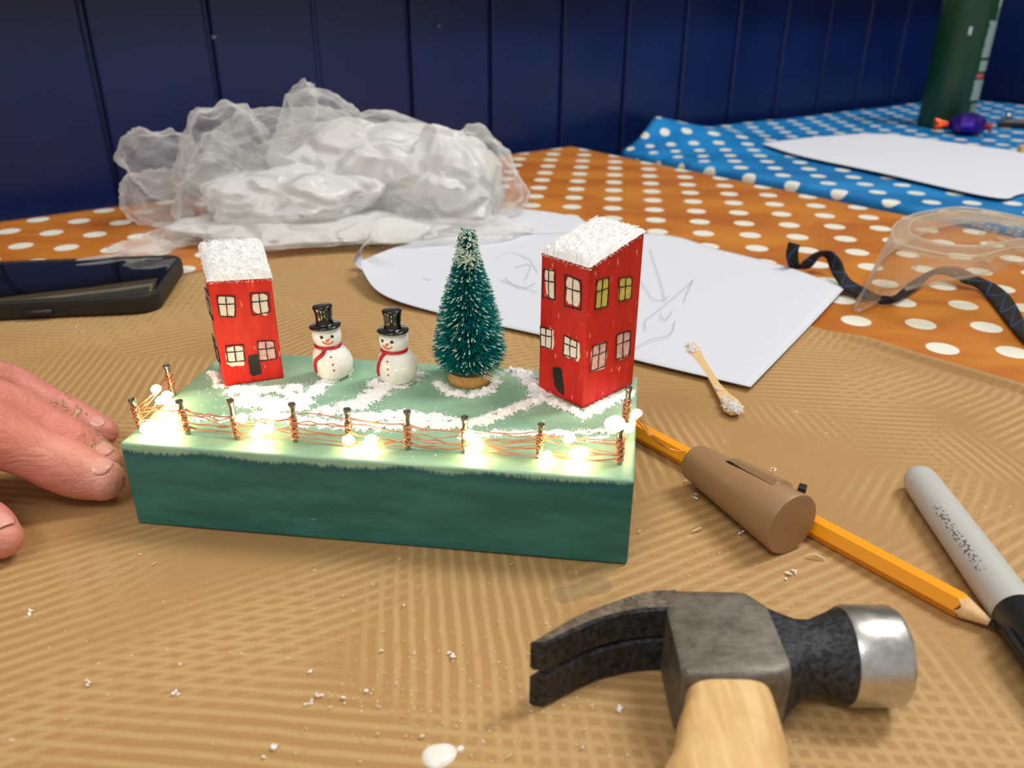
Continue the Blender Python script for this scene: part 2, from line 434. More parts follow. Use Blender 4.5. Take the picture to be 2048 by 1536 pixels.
# ================================================================== the painted block
BH = 0.197 * EYE
def T(px, py, dz=0.0):
    return W(px, py, BH + dz)
FL = Vector((-122.6, 221.0, 0)); FR = Vector((35.7, 201.3, 0)); BR = Vector((46.4, 272.5, 0)); BL = Vector((-112.2, 294.0, 0))
def m_block():
    t = NT('block_paint'); v = t.coord('Object'); z = t.n('SeparateXYZ', {0: v}).outputs[2]
    str_ = t.noise(t.coord('Object', (1, 1, 0.2), (0, 0.3, 0)), 1100, 4, 0.75)
    lowf = t.noise(t.coord('Object', (1, 1, 0.3)), 38, 2, 0.5)
    lim = t.math('ADD', t.math('MULTIPLY_ADD', t.math('SUBTRACT', str_, 0.5), 0.0042, (BH - 2.0) * S), t.math('MULTIPLY', t.math('SUBTRACT', lowf, 0.5), 0.008))
    f = t.step(t.math('SUBTRACT', z, lim), -0.0008, 0.0008)
    f = t.math('MAXIMUM', f, t.step(z, (BH - 0.8) * S, (BH - 0.35) * S))
    g = t.noise(t.coord('Object', (0.25, 1, 1.6)), 130, 4, 0.6)
    dark = t.mix(t.step(g, 0.3, 0.75), rgb(38, 98, 90), rgb(54, 122, 112))
    blue = t.step(t.math('SUBTRACT', z, lim), -0.0035, -0.0006)
    dark = t.mix(t.math('MULTIPLY', blue, 0.55), dark, rgb(20, 84, 104))
    sp = t.step(t.noise(t.coord('Object', (0.6, 1, 1.4)), 260, 2), 0.74, 0.78)
    dark = t.mix(sp, dark, rgb(110, 150, 120))
    g2 = t.noise(t.coord('Object', (0.5, 1, 1), (0, 0, 0.15)), 90, 4, 0.6)
    light = t.mix(t.step(g2, 0.3, 0.7), rgb(134, 178, 148), rgb(160, 196, 164))
    c = t.mix(f, dark, light)
    b = t.noise(t.coord('Object', (0.15, 1, 1)), 500, 4, 0.6)
    return t.done(t.bsdf(c, 0.42, 0, t.bump(b, 0.35, 0.0003), Specular_IOR_Level=0.4))
mb = MB(); mb.prism([(p.x, p.y) for p in (FL, FR, BR, BL)], 1.0, BH)
block = mb.build('wooden_block', m_block(), origin=(-40, 247, 0), bevel=0.9)
tag(block, 'rectangular wooden block painted sage green on top and dark teal on the sides', 'block')

# ---- snow on the block
strokes = [([(470, 782), (540, 782), (590, 778)], 4.5, .95), ([(490, 800), (560, 812), (605, 795)], 6, 1), ([(395, 838), (480, 838), (560, 842)], 3, .55),
 ([(520, 830), (640, 848), (740, 852), (850, 850)], 4, .85), ([(600, 815), (620, 790), (650, 765), (690, 745)], 4.2, .85), ([(650, 825), (720, 808), (765, 780), (800, 766), (828, 752)], 5, 1),
 ([(700, 838), (800, 832), (900, 844)], 5, .9), ([(876, 766), (897, 786), (940, 792), (978, 782), (992, 762)], 2.8, .95), ([(860, 852), (950, 848), (1010, 826), (1070, 802), (1092, 792)], 3.4, 1),
 ([(1030, 738), (1055, 755), (1078, 790)], 4.2, .95), ([(1078, 785), (1120, 812), (1165, 830)], 2.6, .95), ([(1168, 832), (1220, 803), (1272, 785)], 3.2, .95), ([(925, 874), (1000, 866), (1100, 868), (1225, 862)], 2.2, .75),
 ([(425, 745), (440, 772)], 2.6, .7), ([(1170, 880), (1210, 876)], 2.5, .6), ([(745, 770), (765, 760), (790, 752)], 3.2, .9)]
segs = []
for pts, r, st in strokes:
    q = [T(*p) for p in pts]
    for i in range(len(q) - 1): segs.append((q[i], q[i + 1], r, st))
def dens(x, y):
    P = Vector((x, y, BH)); d = 0.0
    for a, b, r, st in segs:
        ab = b - a; t = max(0, min(1, (P - a).dot(ab) / ab.length_squared)); dd = (P - a - ab * t).length
        if dd < r * 1.8: d = max(d, st * math.exp(-(dd / r) ** 2 * 1.3))
    return d
def onblock(x, y, mg=0.6):
    P = Vector((x, y, 0))
    for a, b in ((FL, FR), (FR, BR), (BR, BL), (BL, FL)):
        e = (b - a).normalized(); n = Vector((-e.y, e.x, 0))
        if (P - a).dot(n) < mg: return False
    return True
snow = MB(); step = 0.7; idx = {}
xs = np.arange(-123, 47, step); ys = np.arange(200, 295, step)
dg = {}
for i, x in enumerate(xs):
    for j, y in enumerate(ys):
        if not onblock(x, y): continue
        d = dens(x, y)
        if d < 0.12: continue
        dn = d * (1 + 0.9 * noise.noise(Vector((x, y, 0)) * 0.35)) + 0.35 * noise.noise(Vector((x, y, 4)) * 0.9)
        if dn > 0.42:
            dg[(i, j)] = dn
def gv(i, j):
    if (i, j) not in idx:
        s = 0; c = 0
        for a in (-1, 0):
            for b in (-1, 0):
                s += dg.get((i + a, j + b), 0); c += 1
        h = max(0, s / c - 0.3); x, y = xs[0] + (i - .5) * step, ys[0] + (j - .5) * step
        idx[(i, j)] = len(snow.V)
        snow.V.append(Vector((x + random.uniform(-.25, .25), y + random.uniform(-.25, .25), BH + 0.02 + h * (1.1 + 1.2 * random.random())))); snow.uv.append((0, 0))
    return idx[(i, j)]
for (i, j) in dg:
    snow.F.append((gv(i, j), gv(i + 1, j), gv(i + 1, j + 1), gv(i, j + 1))); snow.mi.append(0)
cnt = 0
while cnt < 9000:
    x, y = random.uniform(-123, 47), random.uniform(200, 295)
    if not onblock(x, y): continue
    d = dens(x, y)
    if random.random() > d * 0.9 + 0.004: continue
    cnt += 1
    shard(snow, (x, y, BH + 0.15 + random.random() * 1.5 * d), random.uniform(.15, .5), 0, 1.3)
o = snow.build('snow', M_SNOW); tag(o, 'fluffy white fake snow strewn in drifts on the green block top', 'snow', kind='stuff')

# ---- houses
def m_red(name, c1, c2):
    t = NT(name); v = t.coord('Object', (1, 1, 0.22)); g = t.noise(v, 260, 4, 0.6)
    c = t.mix(t.step(g, 0.3, 0.7), c1, c2); c = t.mix(t.math('MULTIPLY', t.step(t.noise(t.coord('Object', (1, 1, .4)), 90, 3), .5, .7), .3), c, rgb(150, 14, 12))
    e = t.step(t.noise(t.coord('Object', (1, 1, 0.3)), 600, 3, 0.6), 0.655, 0.69)
    c = t.mix(t.math('MULTIPLY', e, 0.75), c, rgb(240, 170, 150))
    return t.done(t.bsdf(c, 0.42, 0, t.bump(t.noise(v, 500, 3), 0.3, 0.0003), Specular_IOR_Level=0.35))
M_RED1 = m_red('red_paint', rgb(204, 30, 20), rgb(226, 48, 34)); M_RED2 = m_red('deep_red_paint', rgb(184, 22, 16), rgb(208, 34, 26))
M_WIN = plain('cream_window_paint', rgb(240, 226, 216), 0.5, var=0.06, vs=900)
M_WINP = plain('pink_window_paint', rgb(222, 176, 172), 0.5, var=0.2, vs=700)
M_WINY = plain('yellow_window_paint', rgb(212, 196, 96), 0.5, var=0.12, vs=600)
M_INK = plain('black_ink', rgb(38, 28, 24), 0.5)
M_DOOR = plain('black_door_ink', rgb(22, 16, 14), 0.35)
def roof_snow(c, parent, thick, nfl, over=0.6):
    mb = MB(); n = 22; mid = sum(c, Vector()) / 4
    def P(u, v): 
        return (c[0] * (1 - u) + c[1] * u) * (1 - v) + (c[3] * (1 - u) + c[2] * u) * v
    V = []; F = []
    for i in range(n + 1):
        for j in range(n + 1):
            u, v = i / n, j / n; u2, v2 = -0.02 + 1.04 * u, -0.02 + 1.04 * v
            q = P(u2, v2); e = min(u, 1 - u, v, 1 - v)
            h = thick * min(1, (e * 7)) ** 0.5 * (0.75 + 0.3 * random.random() + 0.5 * noise.noise(q * 0.4))
            edge = e < 1e-6
            V.append(q + Vector((random.uniform(-.15, .15), random.uniform(-.15, .15), (0.05 if edge else max(0.2, h)))))
    for i in range(n):
        for j in range(n): F.append((i * (n + 1) + j, i * (n + 1) + j + 1, (i + 1) * (n + 1) + j + 1, (i + 1) * (n + 1) + j)[::-1])
    mb.add(V, F)
    for k in range(nfl):
        u, v = random.uniform(-.03, 1.03), random.uniform(-.03, 1.03); q = P(u, v); e = min(u, 1 - u, v, 1 - v)
        h = thick * min(1, max(0, e * 7)) ** 0.5
        shard(mb, q + Vector((0, 0, h * random.uniform(.6, 1.25) + .1 - (random.random() * 1.0 if e < 0.03 else 0))), random.uniform(.16, .45), 0, 1.4)
    return mb.build('roof_snow', M_SNOW, parent)
def house(name, base, tops, mat, label, parts, flakes):
    mid = sum(base, Vector()) / 4
    h = empty(name, (mid.x, mid.y, BH), label, 'house')
    mb = MB(); mb.prism([(p.x, p.y) for p in base], BH + 0.05, tops); mb.build('walls', mat, h, bevel=0.35)
    c = [Vector((p.x, p.y, tops[i])) for i, p in enumerate(base)]
    roof_snow(c, h, flakes[0], flakes[1])
    for (kind, poly, face, lines, m) in parts:
        a, b = base[face[0]], base[face[1]]; e = (b - a).normalized(); N = Vector((e.y, -e.x, 0))
        if N.dot(a - mid) < 0: N = -N
        P0 = Vector((a.x, a.y, 0))
        pts = [RP(x, y, P0, N) for x, y in poly]
        mb = MB(); k = len(pts)
        ctr = sum(pts, Vector()) / k
        if (pts[0] - ctr).cross(pts[1] - ctr).dot(N) < 0: pts = pts[::-1]
        mb.add([p + N * 0.03 for p in pts] + [p + N * 0.12 for p in pts], [tuple(range(k, 2 * k)), tuple(range(k - 1, -1, -1))] + [(i, (i + 1) % k, k + (i + 1) % k, k + i) for i in range(k)])
        w_ = mb.build(kind, m, h)
        if lines:
            mb = MB()
            for ln in lines:
                q = catmull([RP(x, y, P0, N) + N * 0.16 for x, y in ln], 4)
                mb.tube(q, [0.22 * random.uniform(.7, 1.3) for _ in q], 5)
            mb.build('window_bars', M_INK, w_)
    return h
def irr(x0, y0, x1, y1, wob=0.07, n=3, skew=0.0):
    # uneven hand-painted rectangle in picture coordinates, skew = drop per unit width
    pts = []; c = [(x0, y0), (x1, y0 + skew), (x1, y1 + skew), (x0, y1)]
    for i in range(4):
        a, b = c[i], c[(i + 1) % 4]
        for k in range(n):
            t = (k + (0.25 if k == 0 else 0)) / n
            pts.append((a[0] + (b[0] - a[0]) * t + random.uniform(-1, 1) * wob * (x1 - x0), a[1] + (b[1] - a[1]) * t + random.uniform(-1, 1) * wob * (x1 - x0)))
    return pts
def bars(x0, y0, x1, y1, skew=0.0, full=True, hy=0.4, vx=0.5):
    j = lambda: random.uniform(-.8, .8)
    mx = x0 + (x1 - x0) * vx; my = y0 + (y1 - y0) * hy
    L = [[(x0 + j(), my + j()), (mx, my + skew * .5 + j()), (x1 + j(), my + skew + j())], [(mx + j(), y0 + skew * .5), (mx + j(), my), (mx + j(), y1 + skew * .5)]]
    if full:
        L += [[(x0 + j(), y0), (x1 + j(), y0 + skew)], [(x1, y0 + skew), (x1 + j(), (y0 + y1) / 2 + skew), (x1 + j(), y1 + skew)], [(x1, y1 + skew), (x0, y1)], [(x0, y1), (x0 + j(), (y0 + y1) / 2), (x0, y0)]]
    return L
def z1(p, s=3.2, ox=230, oy=440): return (ox + p[0] / s, oy + p[1] / s)
def z4(p): return (1040 + p[0] * .3386, 400 + p[1] * .3386)
# short house
b1 = [Vector((-102.4, 261.5, 0)), Vector((-83.2, 268.8, 0)), Vector((-90.0, 284.4, 0)), Vector((-109.3, 276.8, 0))]
h1 = []
def addw(lst, zf, quad, face, mat, pquad=None, kind='painted_window', lines=True, wob=0.06):
    # quad: four corners tl,tr,br,bl in crop coordinates
    Q = [zf(p) for p in quad]; PQ = [zf(p) for p in (pquad or quad)]
    pts = []
    sz = abs(PQ[1][0] - PQ[0][0])
    for i in range(4):
        a, b = PQ[i], PQ[(i + 1) % 4]
        for k in range(4):
            t = (k + (0.35 if k == 0 else 0)) / 4
            pts.append((a[0] + (b[0] - a[0]) * t + random.uniform(-1, 1) * wob * sz, a[1] + (b[1] - a[1]) * t + random.uniform(-1, 1) * wob * sz))
    def L(u, v):
        t_ = (Q[0][0] * (1 - u) + Q[1][0] * u, Q[0][1] * (1 - u) + Q[1][1] * u); b_ = (Q[3][0] * (1 - u) + Q[2][0] * u, Q[3][1] * (1 - u) + Q[2][1] * u)
        return (t_[0] * (1 - v) + b_[0] * v + random.uniform(-.5, .5), t_[1] * (1 - v) + b_[1] * v + random.uniform(-.5, .5))
    ln = None
    if lines:
        ln = [[L(0, .4), L(.5, .4), L(1, .38)], [L(.5, -.03), L(.48, .5), L(.5, 1.03)], [L(0, 0), L(.5, 0), L(1, 0)], [L(1, 0), L(1, .5), L(1, 1)], [L(1, 1), L(.5, 1), L(0, 1)], [L(0, 1), L(0, .5), L(0, 0)]]
    lst.append((kind, pts, face, ln, mat))
addw(h1, z1, [(650, 485), (765, 487), (770, 618), (672, 615)], (0, 1), M_WIN)
addw(h1, z1, [(862, 470), (978, 465), (992, 590), (878, 608)], (0, 1), M_WIN, [(872, 475), (972, 470), (978, 610), (890, 600)])
addw(h1, z1, [(705, 805), (820, 795), (832, 900), (722, 910)], (0, 1), M_WIN, [(705, 815), (820, 800), (832, 925), (720, 935)])
addw(h1, z1, [(908, 775), (1015, 772), (1035, 885), (925, 905)], (0, 1), M_WINP)
addw(h1, z1, [(848, 865), (915, 855), (945, 985), (870, 1005)], (0, 1), M_DOOR, kind='painted_door', lines=False)
addw(h1, z1, [(575, 430), (598, 470), (632, 640), (606, 590)], (3, 0), M_WIN)
addw(h1, z1, [(625, 730), (645, 770), (675, 915), (655, 880)], (3, 0), M_WIN)
house('toy_house', b1, [70.9, 69.9, 77.6, 78.5], M_RED1, 'shorter red painted wooden house with a snowy sloping roof, left of the snowmen', h1, (3.0, 4200))
# tall house
b2 = [Vector((9.5, 262.05, 0)), Vector((24.0, 246.07, 0)), Vector((43.5, 265.4, 0)), Vector((29.0, 281.4, 0))]
h2 = []
addw(h2, z4, [(140, 408), (208, 418), (208, 590), (135, 570)], (0, 1), M_WIN, [(145, 408), (200, 412), (205, 585), (160, 565)])
addw(h2, z4, [(268, 440), (362, 480), (362, 648), (265, 625)], (0, 1), M_WIN, [(278, 445), (355, 485), (352, 632), (275, 608)])
addw(h2, z4, [(122, 748), (190, 765), (186, 880), (124, 862)], (0, 1), M_WIN, [(120, 750), (202, 765), (200, 890), (124, 868)])
addw(h2, z4, [(262, 800), (338, 835), (335, 938), (258, 912)], (0, 1), M_WIN, [(262, 803), (356, 838), (350, 955), (258, 925)])
addw(h2, z4, [(190, 985), (248, 992), (264, 1162), (205, 1110)], (0, 1), M_DOOR, kind='painted_door', lines=False, wob=0.04)
addw(h2, z4, [(455, 475), (522, 455), (515, 625), (442, 645)], (1, 2), M_WINY)
addw(h2, z4, [(585, 462), (660, 455), (655, 580), (582, 598)], (1, 2), M_WINY)
addw(h2, z4, [(430, 862), (510, 838), (500, 980), (415, 1012)], (1, 2), M_WINP, [(425, 865), (515, 835), (505, 990), (412, 1022)])
addw(h2, z4, [(570, 795), (650, 770), (645, 915), (565, 942)], (1, 2), M_WINP, [(572, 800), (650, 772), (645, 925), (572, 948)])
house('toy_house', b2, [81.6, 81.6, 87.8, 87.5], M_RED2, 'taller red painted wooden house with two yellow windows, at the block\'s corner', h2, (2.8, 4200))

# ---- snowmen
M_GLAZE = plain('white_glaze', rgb(240, 240, 236), 0.12, Subsurface_Weight=0.3, Subsurface_Radius=(1, .9, .8), Subsurface_Scale=0.002, Coat_Weight=0.5)
M_HAT = plain('glossy_black', rgb(10, 10, 10), 0.12, Coat_Weight=0.5); M_SCARF = plain('red_glaze', rgb(190, 20, 30), 0.25); M_NOSE = plain('orange_glaze', rgb(224, 110, 60), 0.3)
def snowman(px, py, face, lean, label, tail):
    P = T(px, py); s = empty('snowman', P, label, 'snowman', None)
    s['group'] = 'glass snowmen on the block'
    def A(z, dx=0): return P + Vector((lean * z / 27, 0, z))
    # continuous body and head profile
    SC_ = .92; prof = [(2.5, -.3), (5.2, 0.2), (6.8, 2), (7.5, 4.5), (7.6, 6.8), (7.0, 9.2), (5.9, 11.1), (4.7, 12.2), (4.35, 12.7), (4.7, 13.2), (5.5, 14.4), (5.75, 16.2), (5.5, 18), (4.6, 19.6), (3, 20.6), (.1, 21)]; prof = [(r * SC_, z) for r, z in prof]
    mb = MB(); n = 32
    def bx(z): return 0.9 * math.exp(-((z - 6) / 5) ** 2) if lean > -9 else 0
    rings = []
    for r, z in prof:
        c = A(z); k = 1.04 if z < 12 else 1.0
        rings.append([c + Vector((r * k * math.cos(2 * PI * j / n) + bx(z), r * .95 * math.sin(2 * PI * j / n), 0)) for j in range(n)])
    mb.loft(rings); mb.build('body', M_GLAZE, s, smooth=True)
    import bisect
    def rad(z):
        for i in range(len(prof) - 1):
            if prof[i][1] <= z <= prof[i + 1][1]:
                t = (z - prof[i][1]) / (prof[i + 1][1] - prof[i][1]); return prof[i][0] * (1 - t) + prof[i + 1][0] * t
        return 5
    def on(az, z, off=0.05):
        a = math.radians(-90 + az); r = rad(z) + off; return A(z) + Vector((r * (1.04 if z < 12 else 1) * math.cos(a) + bx(z), r * .95 * math.sin(a), 0))
    mb = MB(); hz = 19.6
    # the hat tips with the head
    ax = Vector((lean / 27 * 1.2, 0.06, 1)).normalized()
    prof_h = [(4.6, -.25), (5.5, -.1), (5.75, .35), (5.5, .8), (3.9, .75), (3.1, 1.3), (3.0, 3.2), (3.15, 5.5), (3.6, 7.2), (3.5, 7.7), (3.1, 7.9), (.1, 7.8)]
    mb.lathe(prof_h, 32, A(hz), ax); mb.build('top_hat', M_HAT, s, smooth=True)
    for d in (-21, 21):
        c = on(face + d, 17.3, 0); mb = MB(); N = (c - A(17.3)).normalized()
        mb.lathe([(.62, -.1), (.6, .1), (.3, .22), (.01, .26)], 14, c, N); mb.build('eye', M_HAT, s, smooth=True)
    mb = MB(); mb.tube([on(face - 5, 15.9, .12), on(face + 1, 16.3, .5), on(face + 9, 16.8, .15)], [.3, .42, .16], 8); mb.build('nose', M_NOSE, s, smooth=True)
    mb = MB(); mb.tube(catmull([on(face - 20, 15.8, .12), on(face - 11, 15.0, .15), on(face + 1, 14.7, .15), on(face + 13, 15.0, .15), on(face + 22, 15.8, .12)], 4), .24, 6); mb.build('mouth', M_NOSE, s, smooth=True)
    mb = MB(); rg = []
    for i in range(41):
        a = 2 * PI * i / 40; zz = 12.5; rg.append(A(zz) + Vector((4.4 * math.cos(a), 4.2 * math.sin(a), -.35 * math.sin(a))))
    mb.tube(rg, .62, 8)
    mb.tube(catmull([on(face - 22, 12.3, .25), on(face - 30, 10.8, .1), on(tail, 8.2, .05), on(tail - 6, 5.2, .05), on(tail - 5, 3.4, 0)], 6), [.7] * 3 + [.75] * 18 + [.6] * 4, 8)
    mb.build('scarf', M_SCARF, s, smooth=True)
    for z in (10.0, 7.4, 5.2):
        c = on(face - 2, z, -.03); N = (c - A(z)).normalized(); mb = MB()
        mb.lathe([(.36, -.1), (.34, .1), (.01, .2)], 12, c, N); mb.build('button', M_SCARF, s, smooth=True)
    return s
snowman(666, 752, 14, -1.4, 'glass snowman with black top hat next to the short house, face turned slightly right', -42)
snowman(793, 762, -20, -0.2, 'glass snowman with black top hat next to the bottle-brush tree, face turned left', -58)

# ---- bottle brush tree
def tree():
    P = T(940, 760); s = empty('bottle_brush_tree', P, 'small teal bottle-brush fir tree with frosted tips on a round wood base', 'tree')
    t = NT('cut_branch_wood'); v = t.coord('Object', (1, 1, .15)); c = t.mix(t.noise(v, 900, 3), rgb(176, 132, 74), rgb(208, 164, 98)); MW = t.done(t.bsdf(c, .6))
    mb = MB(); mb.lathe([(.1, 0), (7.8, 0), (8.2, .5), (8.2, 4.2), (7.9, 4.6), (.1, 4.65)], 40, P); mb.build('wood_base', MW, s, auto=40)
    MT = plain('twisted_wire', rgb(60, 70, 66), .4, .8)
    mb = MB()
    for ph in (0, PI): mb.tube([P + Vector((.35 * math.cos(z * 2.2 + ph), .35 * math.sin(z * 2.2 + ph), z)) for z in np.arange(3.9, 53, .4)], .3, 5)
    mb.build('wire_trunk', MT, s, smooth=True)
    prof = [(4.6, 6.0), (7, 10.2), (10, 12.6), (13, 13.2), (17, 12.6), (21, 11.9), (26, 10.8), (31, 9.4), (36, 7.9), (41, 6.2), (45, 5.0), (49, 3.9), (52, 2.8), (53.6, 2.0)]
    def R(z):
        for i in range(len(prof) - 1):
            if prof[i][0] <= z <= prof[i + 1][0]:
                t = (z - prof[i][0]) / (prof[i + 1][0] - prof[i][0]); return prof[i][1] * (1 - t) + prof[i + 1][1] * t
        return prof[0][1] if z < 5 else 2
    g = MB(); f = MB()
    for i in range(8200):
        z = 6.6 + 46.8 * (random.random() ** 0.93)
        a = i * 2.39996 + random.uniform(-.2, .2); r = R(z) * random.uniform(.84, 1.06)
        dz = random.gauss(-.3, .9) - r * 0.04 + (2.0 if z > 50 else 0)
        A = P + Vector((0, 0, z)); B = A + Vector((r * math.cos(a), r * math.sin(a), dz)); mid = (A + B) / 2 + Vector((0, 0, random.uniform(-.1, .5)))
        g.tube([A, mid, B], [.16, .15, .11], 3, 0, False)
        pr = (.07 if random.random() < .8 else .3) if z < 45 else 0.4
        if random.random() < pr:
            L = random.uniform(.05, .22) if z < 44 else .45; q = B + (mid - B).normalized() * r * L
            f.tube([q, B + (B - mid).normalized() * .15], [.14, .24 if z < 44 else .34], 4, 0, True)
    for k in range(9):
        a = -0.9 + random.uniform(-.45, .45); z = random.uniform(5.2, 6.8)
        A = P + Vector((5 * math.cos(a), 5 * math.sin(a), z)); f.tube([A, P + Vector((13.5 * math.cos(a * .6), 11 * math.sin(a * .9), z - 1.5 + random.uniform(-.8, .8)))], .2, 4)
    for k in range(60): shard(f, P + Vector((random.gauss(0, 1.0), random.gauss(0, 1.0), random.uniform(49, 54))), .7, 0, 1.5)
    g.build('bristles', plain('teal_bristle', rgb(2, 134, 136), .45, var=.15, vs=200), s, smooth=True)
    f.build('frosted_tips', plain('frost', rgb(216, 232, 214), .7), s)
tree()

# ---- nails, copper wire and fairy lights
M_NAIL = plain('nail_steel', rgb(150, 148, 142), .28, 1.0, var=.25, vs=900)
nails = [((287, 866), 12.2, -7, 'steel nail at the front left corner of the block'), ((375, 868), 12.0, -3.5, 'steel nail just right of the front left corner nail'),
 ((476, 878), 13.9, -2.5, 'steel nail in front of the short house with a lit bulb on its shank'), ((591, 884), 13.6, 1, 'steel nail in front of the gap between short house and first snowman'),
 ((700, 892), 13.1, 0.5, 'steel nail in front of the gap between the two snowmen'), ((816, 899), 13.5, 1.5, 'steel nail in front of the right-hand snowman'),
 ((931, 907), 12.8, 0, 'steel nail in front of the bottle-brush tree'), ((1077, 916), 11.8, 3, 'steel nail in front of the tall house\'s door'),
 ((1239, 928), 12.4, -2.5, 'steel nail at the front right corner of the block'), ((348, 792), 11.8, -3, 'steel nail halfway along the left end, behind the corner nail'),
 ((1251, 853), 14.4, .5, 'tallest steel nail, beside the tall house on the right end')]
NB = []; first = None
for k, (b, h, lean, lab) in enumerate(nails):
    P = T(*b); NB.append((P, h))
    if first is None:
        mb = MB(); mb.lathe([(.82, -.2), (.82, 10.2), (.92, 10.9), (1.12, 11.3), (1.2, 11.5), (1.2, 12.0), (1.1, 12.2), (.7, 12.25), (.6, 12.1), (.01, 12.05)], 18, P)
        o = mb.build('nail', M_NAIL, auto=35, origin=P); first = o; h0 = h
    else:
        o = first.copy(); link(o); o.location = (P + Vector((0, 0, TZ))) * S; o.scale = (1, 1, h / h0)
    o.rotation_euler = (0, math.radians(lean), 0)
    tag(o, lab, 'nail', 'nails of the little fence')
M_COP = plain('copper_wire', rgb(236, 164, 124), .42, .9)
lights = empty('fairy_lights', NB[0][0], 'copper-wire string of warm white fairy lights wound around the nails as a fence', 'fairy lights')
wire = MB(); random.seed(11)
def span(i, j, zs, n=1):
    (A, ha), (B, hb) = NB[i], NB[j]; d = B - A; e = d.normalized(); nn = Vector((-e.y, e.x, 0))
    for (za, zb_, sag) in zs:
        for k in range(n):
            s0 = random.choice((-1, 1)) * 1.1; s1 = random.choice((-1, 1)) * 1.1; ja, jb = random.gauss(0, .3), random.gauss(0, .3)
            pts = []
            for t in (0, .12, .3, .5, .7, .88, 1):
                z = (za + ja) * (1 - t) + (zb_ + jb) * t + (sag + random.gauss(0, .25)) * 4 * t * (1 - t)
                pts.append(A + d * t + nn * (s0 * (1 - t) ** 2 * 1.0 + s1 * t ** 2 + random.gauss(0, .35) * (t * (1 - t) * 4)) + Vector((0, 0, max(.35, z))))
            wire.tube(catmull(pts, 4), .19, 5)
def wrap(i, z0, z1, turns):
    P, h = NB[i]; pts = []; n = int(turns * 10); lean = math.tan(math.radians(nails[i][2]))
    for k in range(n + 1):
        z = z0 + (z1 - z0) * k / n + .45 * math.sin(k * 1.7); a = 2 * PI * k / 10
        pts.append(P + Vector((1.08 * math.cos(a) + lean * z, 1.08 * math.sin(a), z)))
    wire.tube(pts, .19, 5)
fr = [0, 1, 2, 3, 4, 5, 6, 7, 8]
Z = {0: [(9, 9.2, .3), (8.2, 8.6, .2), (5.5, 5.2, 0), (2.2, 2.4, 0), (1.2, 1.6, -.2), (8.6, 8.2, 0)],
 1: [(9.4, 8.6, -.9), (9, 8.0, -1), (8.6, 7.4, -1.2), (8.4, 4.8, -.6), (5, 4.4, -.8), (4.6, 4.2, -1), (2.2, 1.8, -.5), (1.9, 1.5, -.3)],
 2: [(6.8, 8.4, -.5), (6.6, 8.2, -.6), (4.6, 5.2, -.4), (4.2, 2.4, .1), (2.2, 4.8, 0), (1.4, 1.8, -.4), (1.2, 4.4, -.2)],
 3: [(10.6, 10.0, 0), (7.4, 7.8, 0), (7.2, 7.6, -.3), (5.2, 4.6, -1), (4.8, 4.4, -1.2), (4.4, 3.4, -.8), (3, 2, -.8), (1.8, 1.6, -1.0)],
 4: [(10, 8.6, -.7), (9.6, 8.2, -.2), (7.4, 6.8, -.2), (6, 1.6, -.4), (4.2, 1.8, -.4), (3, 1.4, -.4), (2, 2.4, -.6), (1.4, 2.2, -.4)],
 5: [(9, 8.4, -.9), (8.4, 8.0, -.8), (6.6, 5.6, -1.2), (5.6, 3.6, -.8), (5, 3.2, -.8), (2.6, 2.6, -.6), (2.2, 2.2, -.7), (1.6, 2.0, -.7), (4.2, 3.6, -1.2)],
 6: [(7.6, 8.4, -.7), (7.2, 8.2, -.4), (5.2, 6.4, 0), (5, 6, -.6), (4, 4.6, -1.2), (3.6, 4.2, -1.2), (2.6, 4, -.8), (1.8, 1.6, -.6), (1.4, 1.2, -.3), (5.6, 5.6, -.8)],
 7: [(8.8, 7.6, -.4), (8.6, 6.8, 0), (8.2, 6.4, -.3), (6.4, 2.6, -.6), (6, 3, -.3), (2, 1.6, -1.4), (1.6, 1.2, -1.2), (2.2, 4, -.6)]}
for i in range(8): span(i, i + 1, Z[i])
span(0, 9, [(8, 8, .2), (7.6, 6, 0), (4, 5, -.3), (9, 8.4, 0), (2.4, 3, 0), (5, 8, .3)])
span(8, 10, [(6, 8, 0), (5, 6.4, 0), (3, 7, .2), (4, 5, 0), (1.5, 3, 0)])
for i, (a, b, t) in {0: (1.5, 9.5, 13), 1: (1, 8.6, 11), 2: (1.2, 7, 8), 3: (1.2, 9, 12), 4: (1.5, 8.5, 9), 5: (1.5, 8.5, 9), 6: (2, 9, 9), 7: (3, 8, 8), 8: (1, 9, 13), 9: (3, 9, 6), 10: (3, 10, 7)}.items(): wrap(i, a, b, t)
# leads running from the right end to the battery cork
NY = Vector((0, 1, 0)); ld = [RP(1258, 852, Vector((0, 235, 0)), NY), RP(1272, 842, Vector((0, 240, 0)), NY), RP(1283, 852, Vector((0, 246, 0)), NY), W(1300, 872, 27), W(1325, 892, 20), W(1352, 902, 18), W(1372, 902, 17)]
wire.tube(catmull(ld, 6), .2, 5); wire.tube(catmull([p + Vector((.5, 0, .4 + .5 * math.sin(i))) if 0 < i < 6 else p for i, p in enumerate(ld)], 6), .2, 5)
wire.build('copper_wire', M_COP, lights, smooth=True)
t = NT('lit_bulb'); em = t.n('Emission', {0: (1.0, 0.76, 0.38, 1), 1: 26.0}).outputs[0]; M_LED = t.done(em)
def onspan(i, j, px, py, off=-1.3):
    A, B = NB[i][0], NB[j][0]; e = (B - A).normalized(); N = Vector((e.y, -e.x, 0)); p = RP(px, py, A + N * -off, N); return p
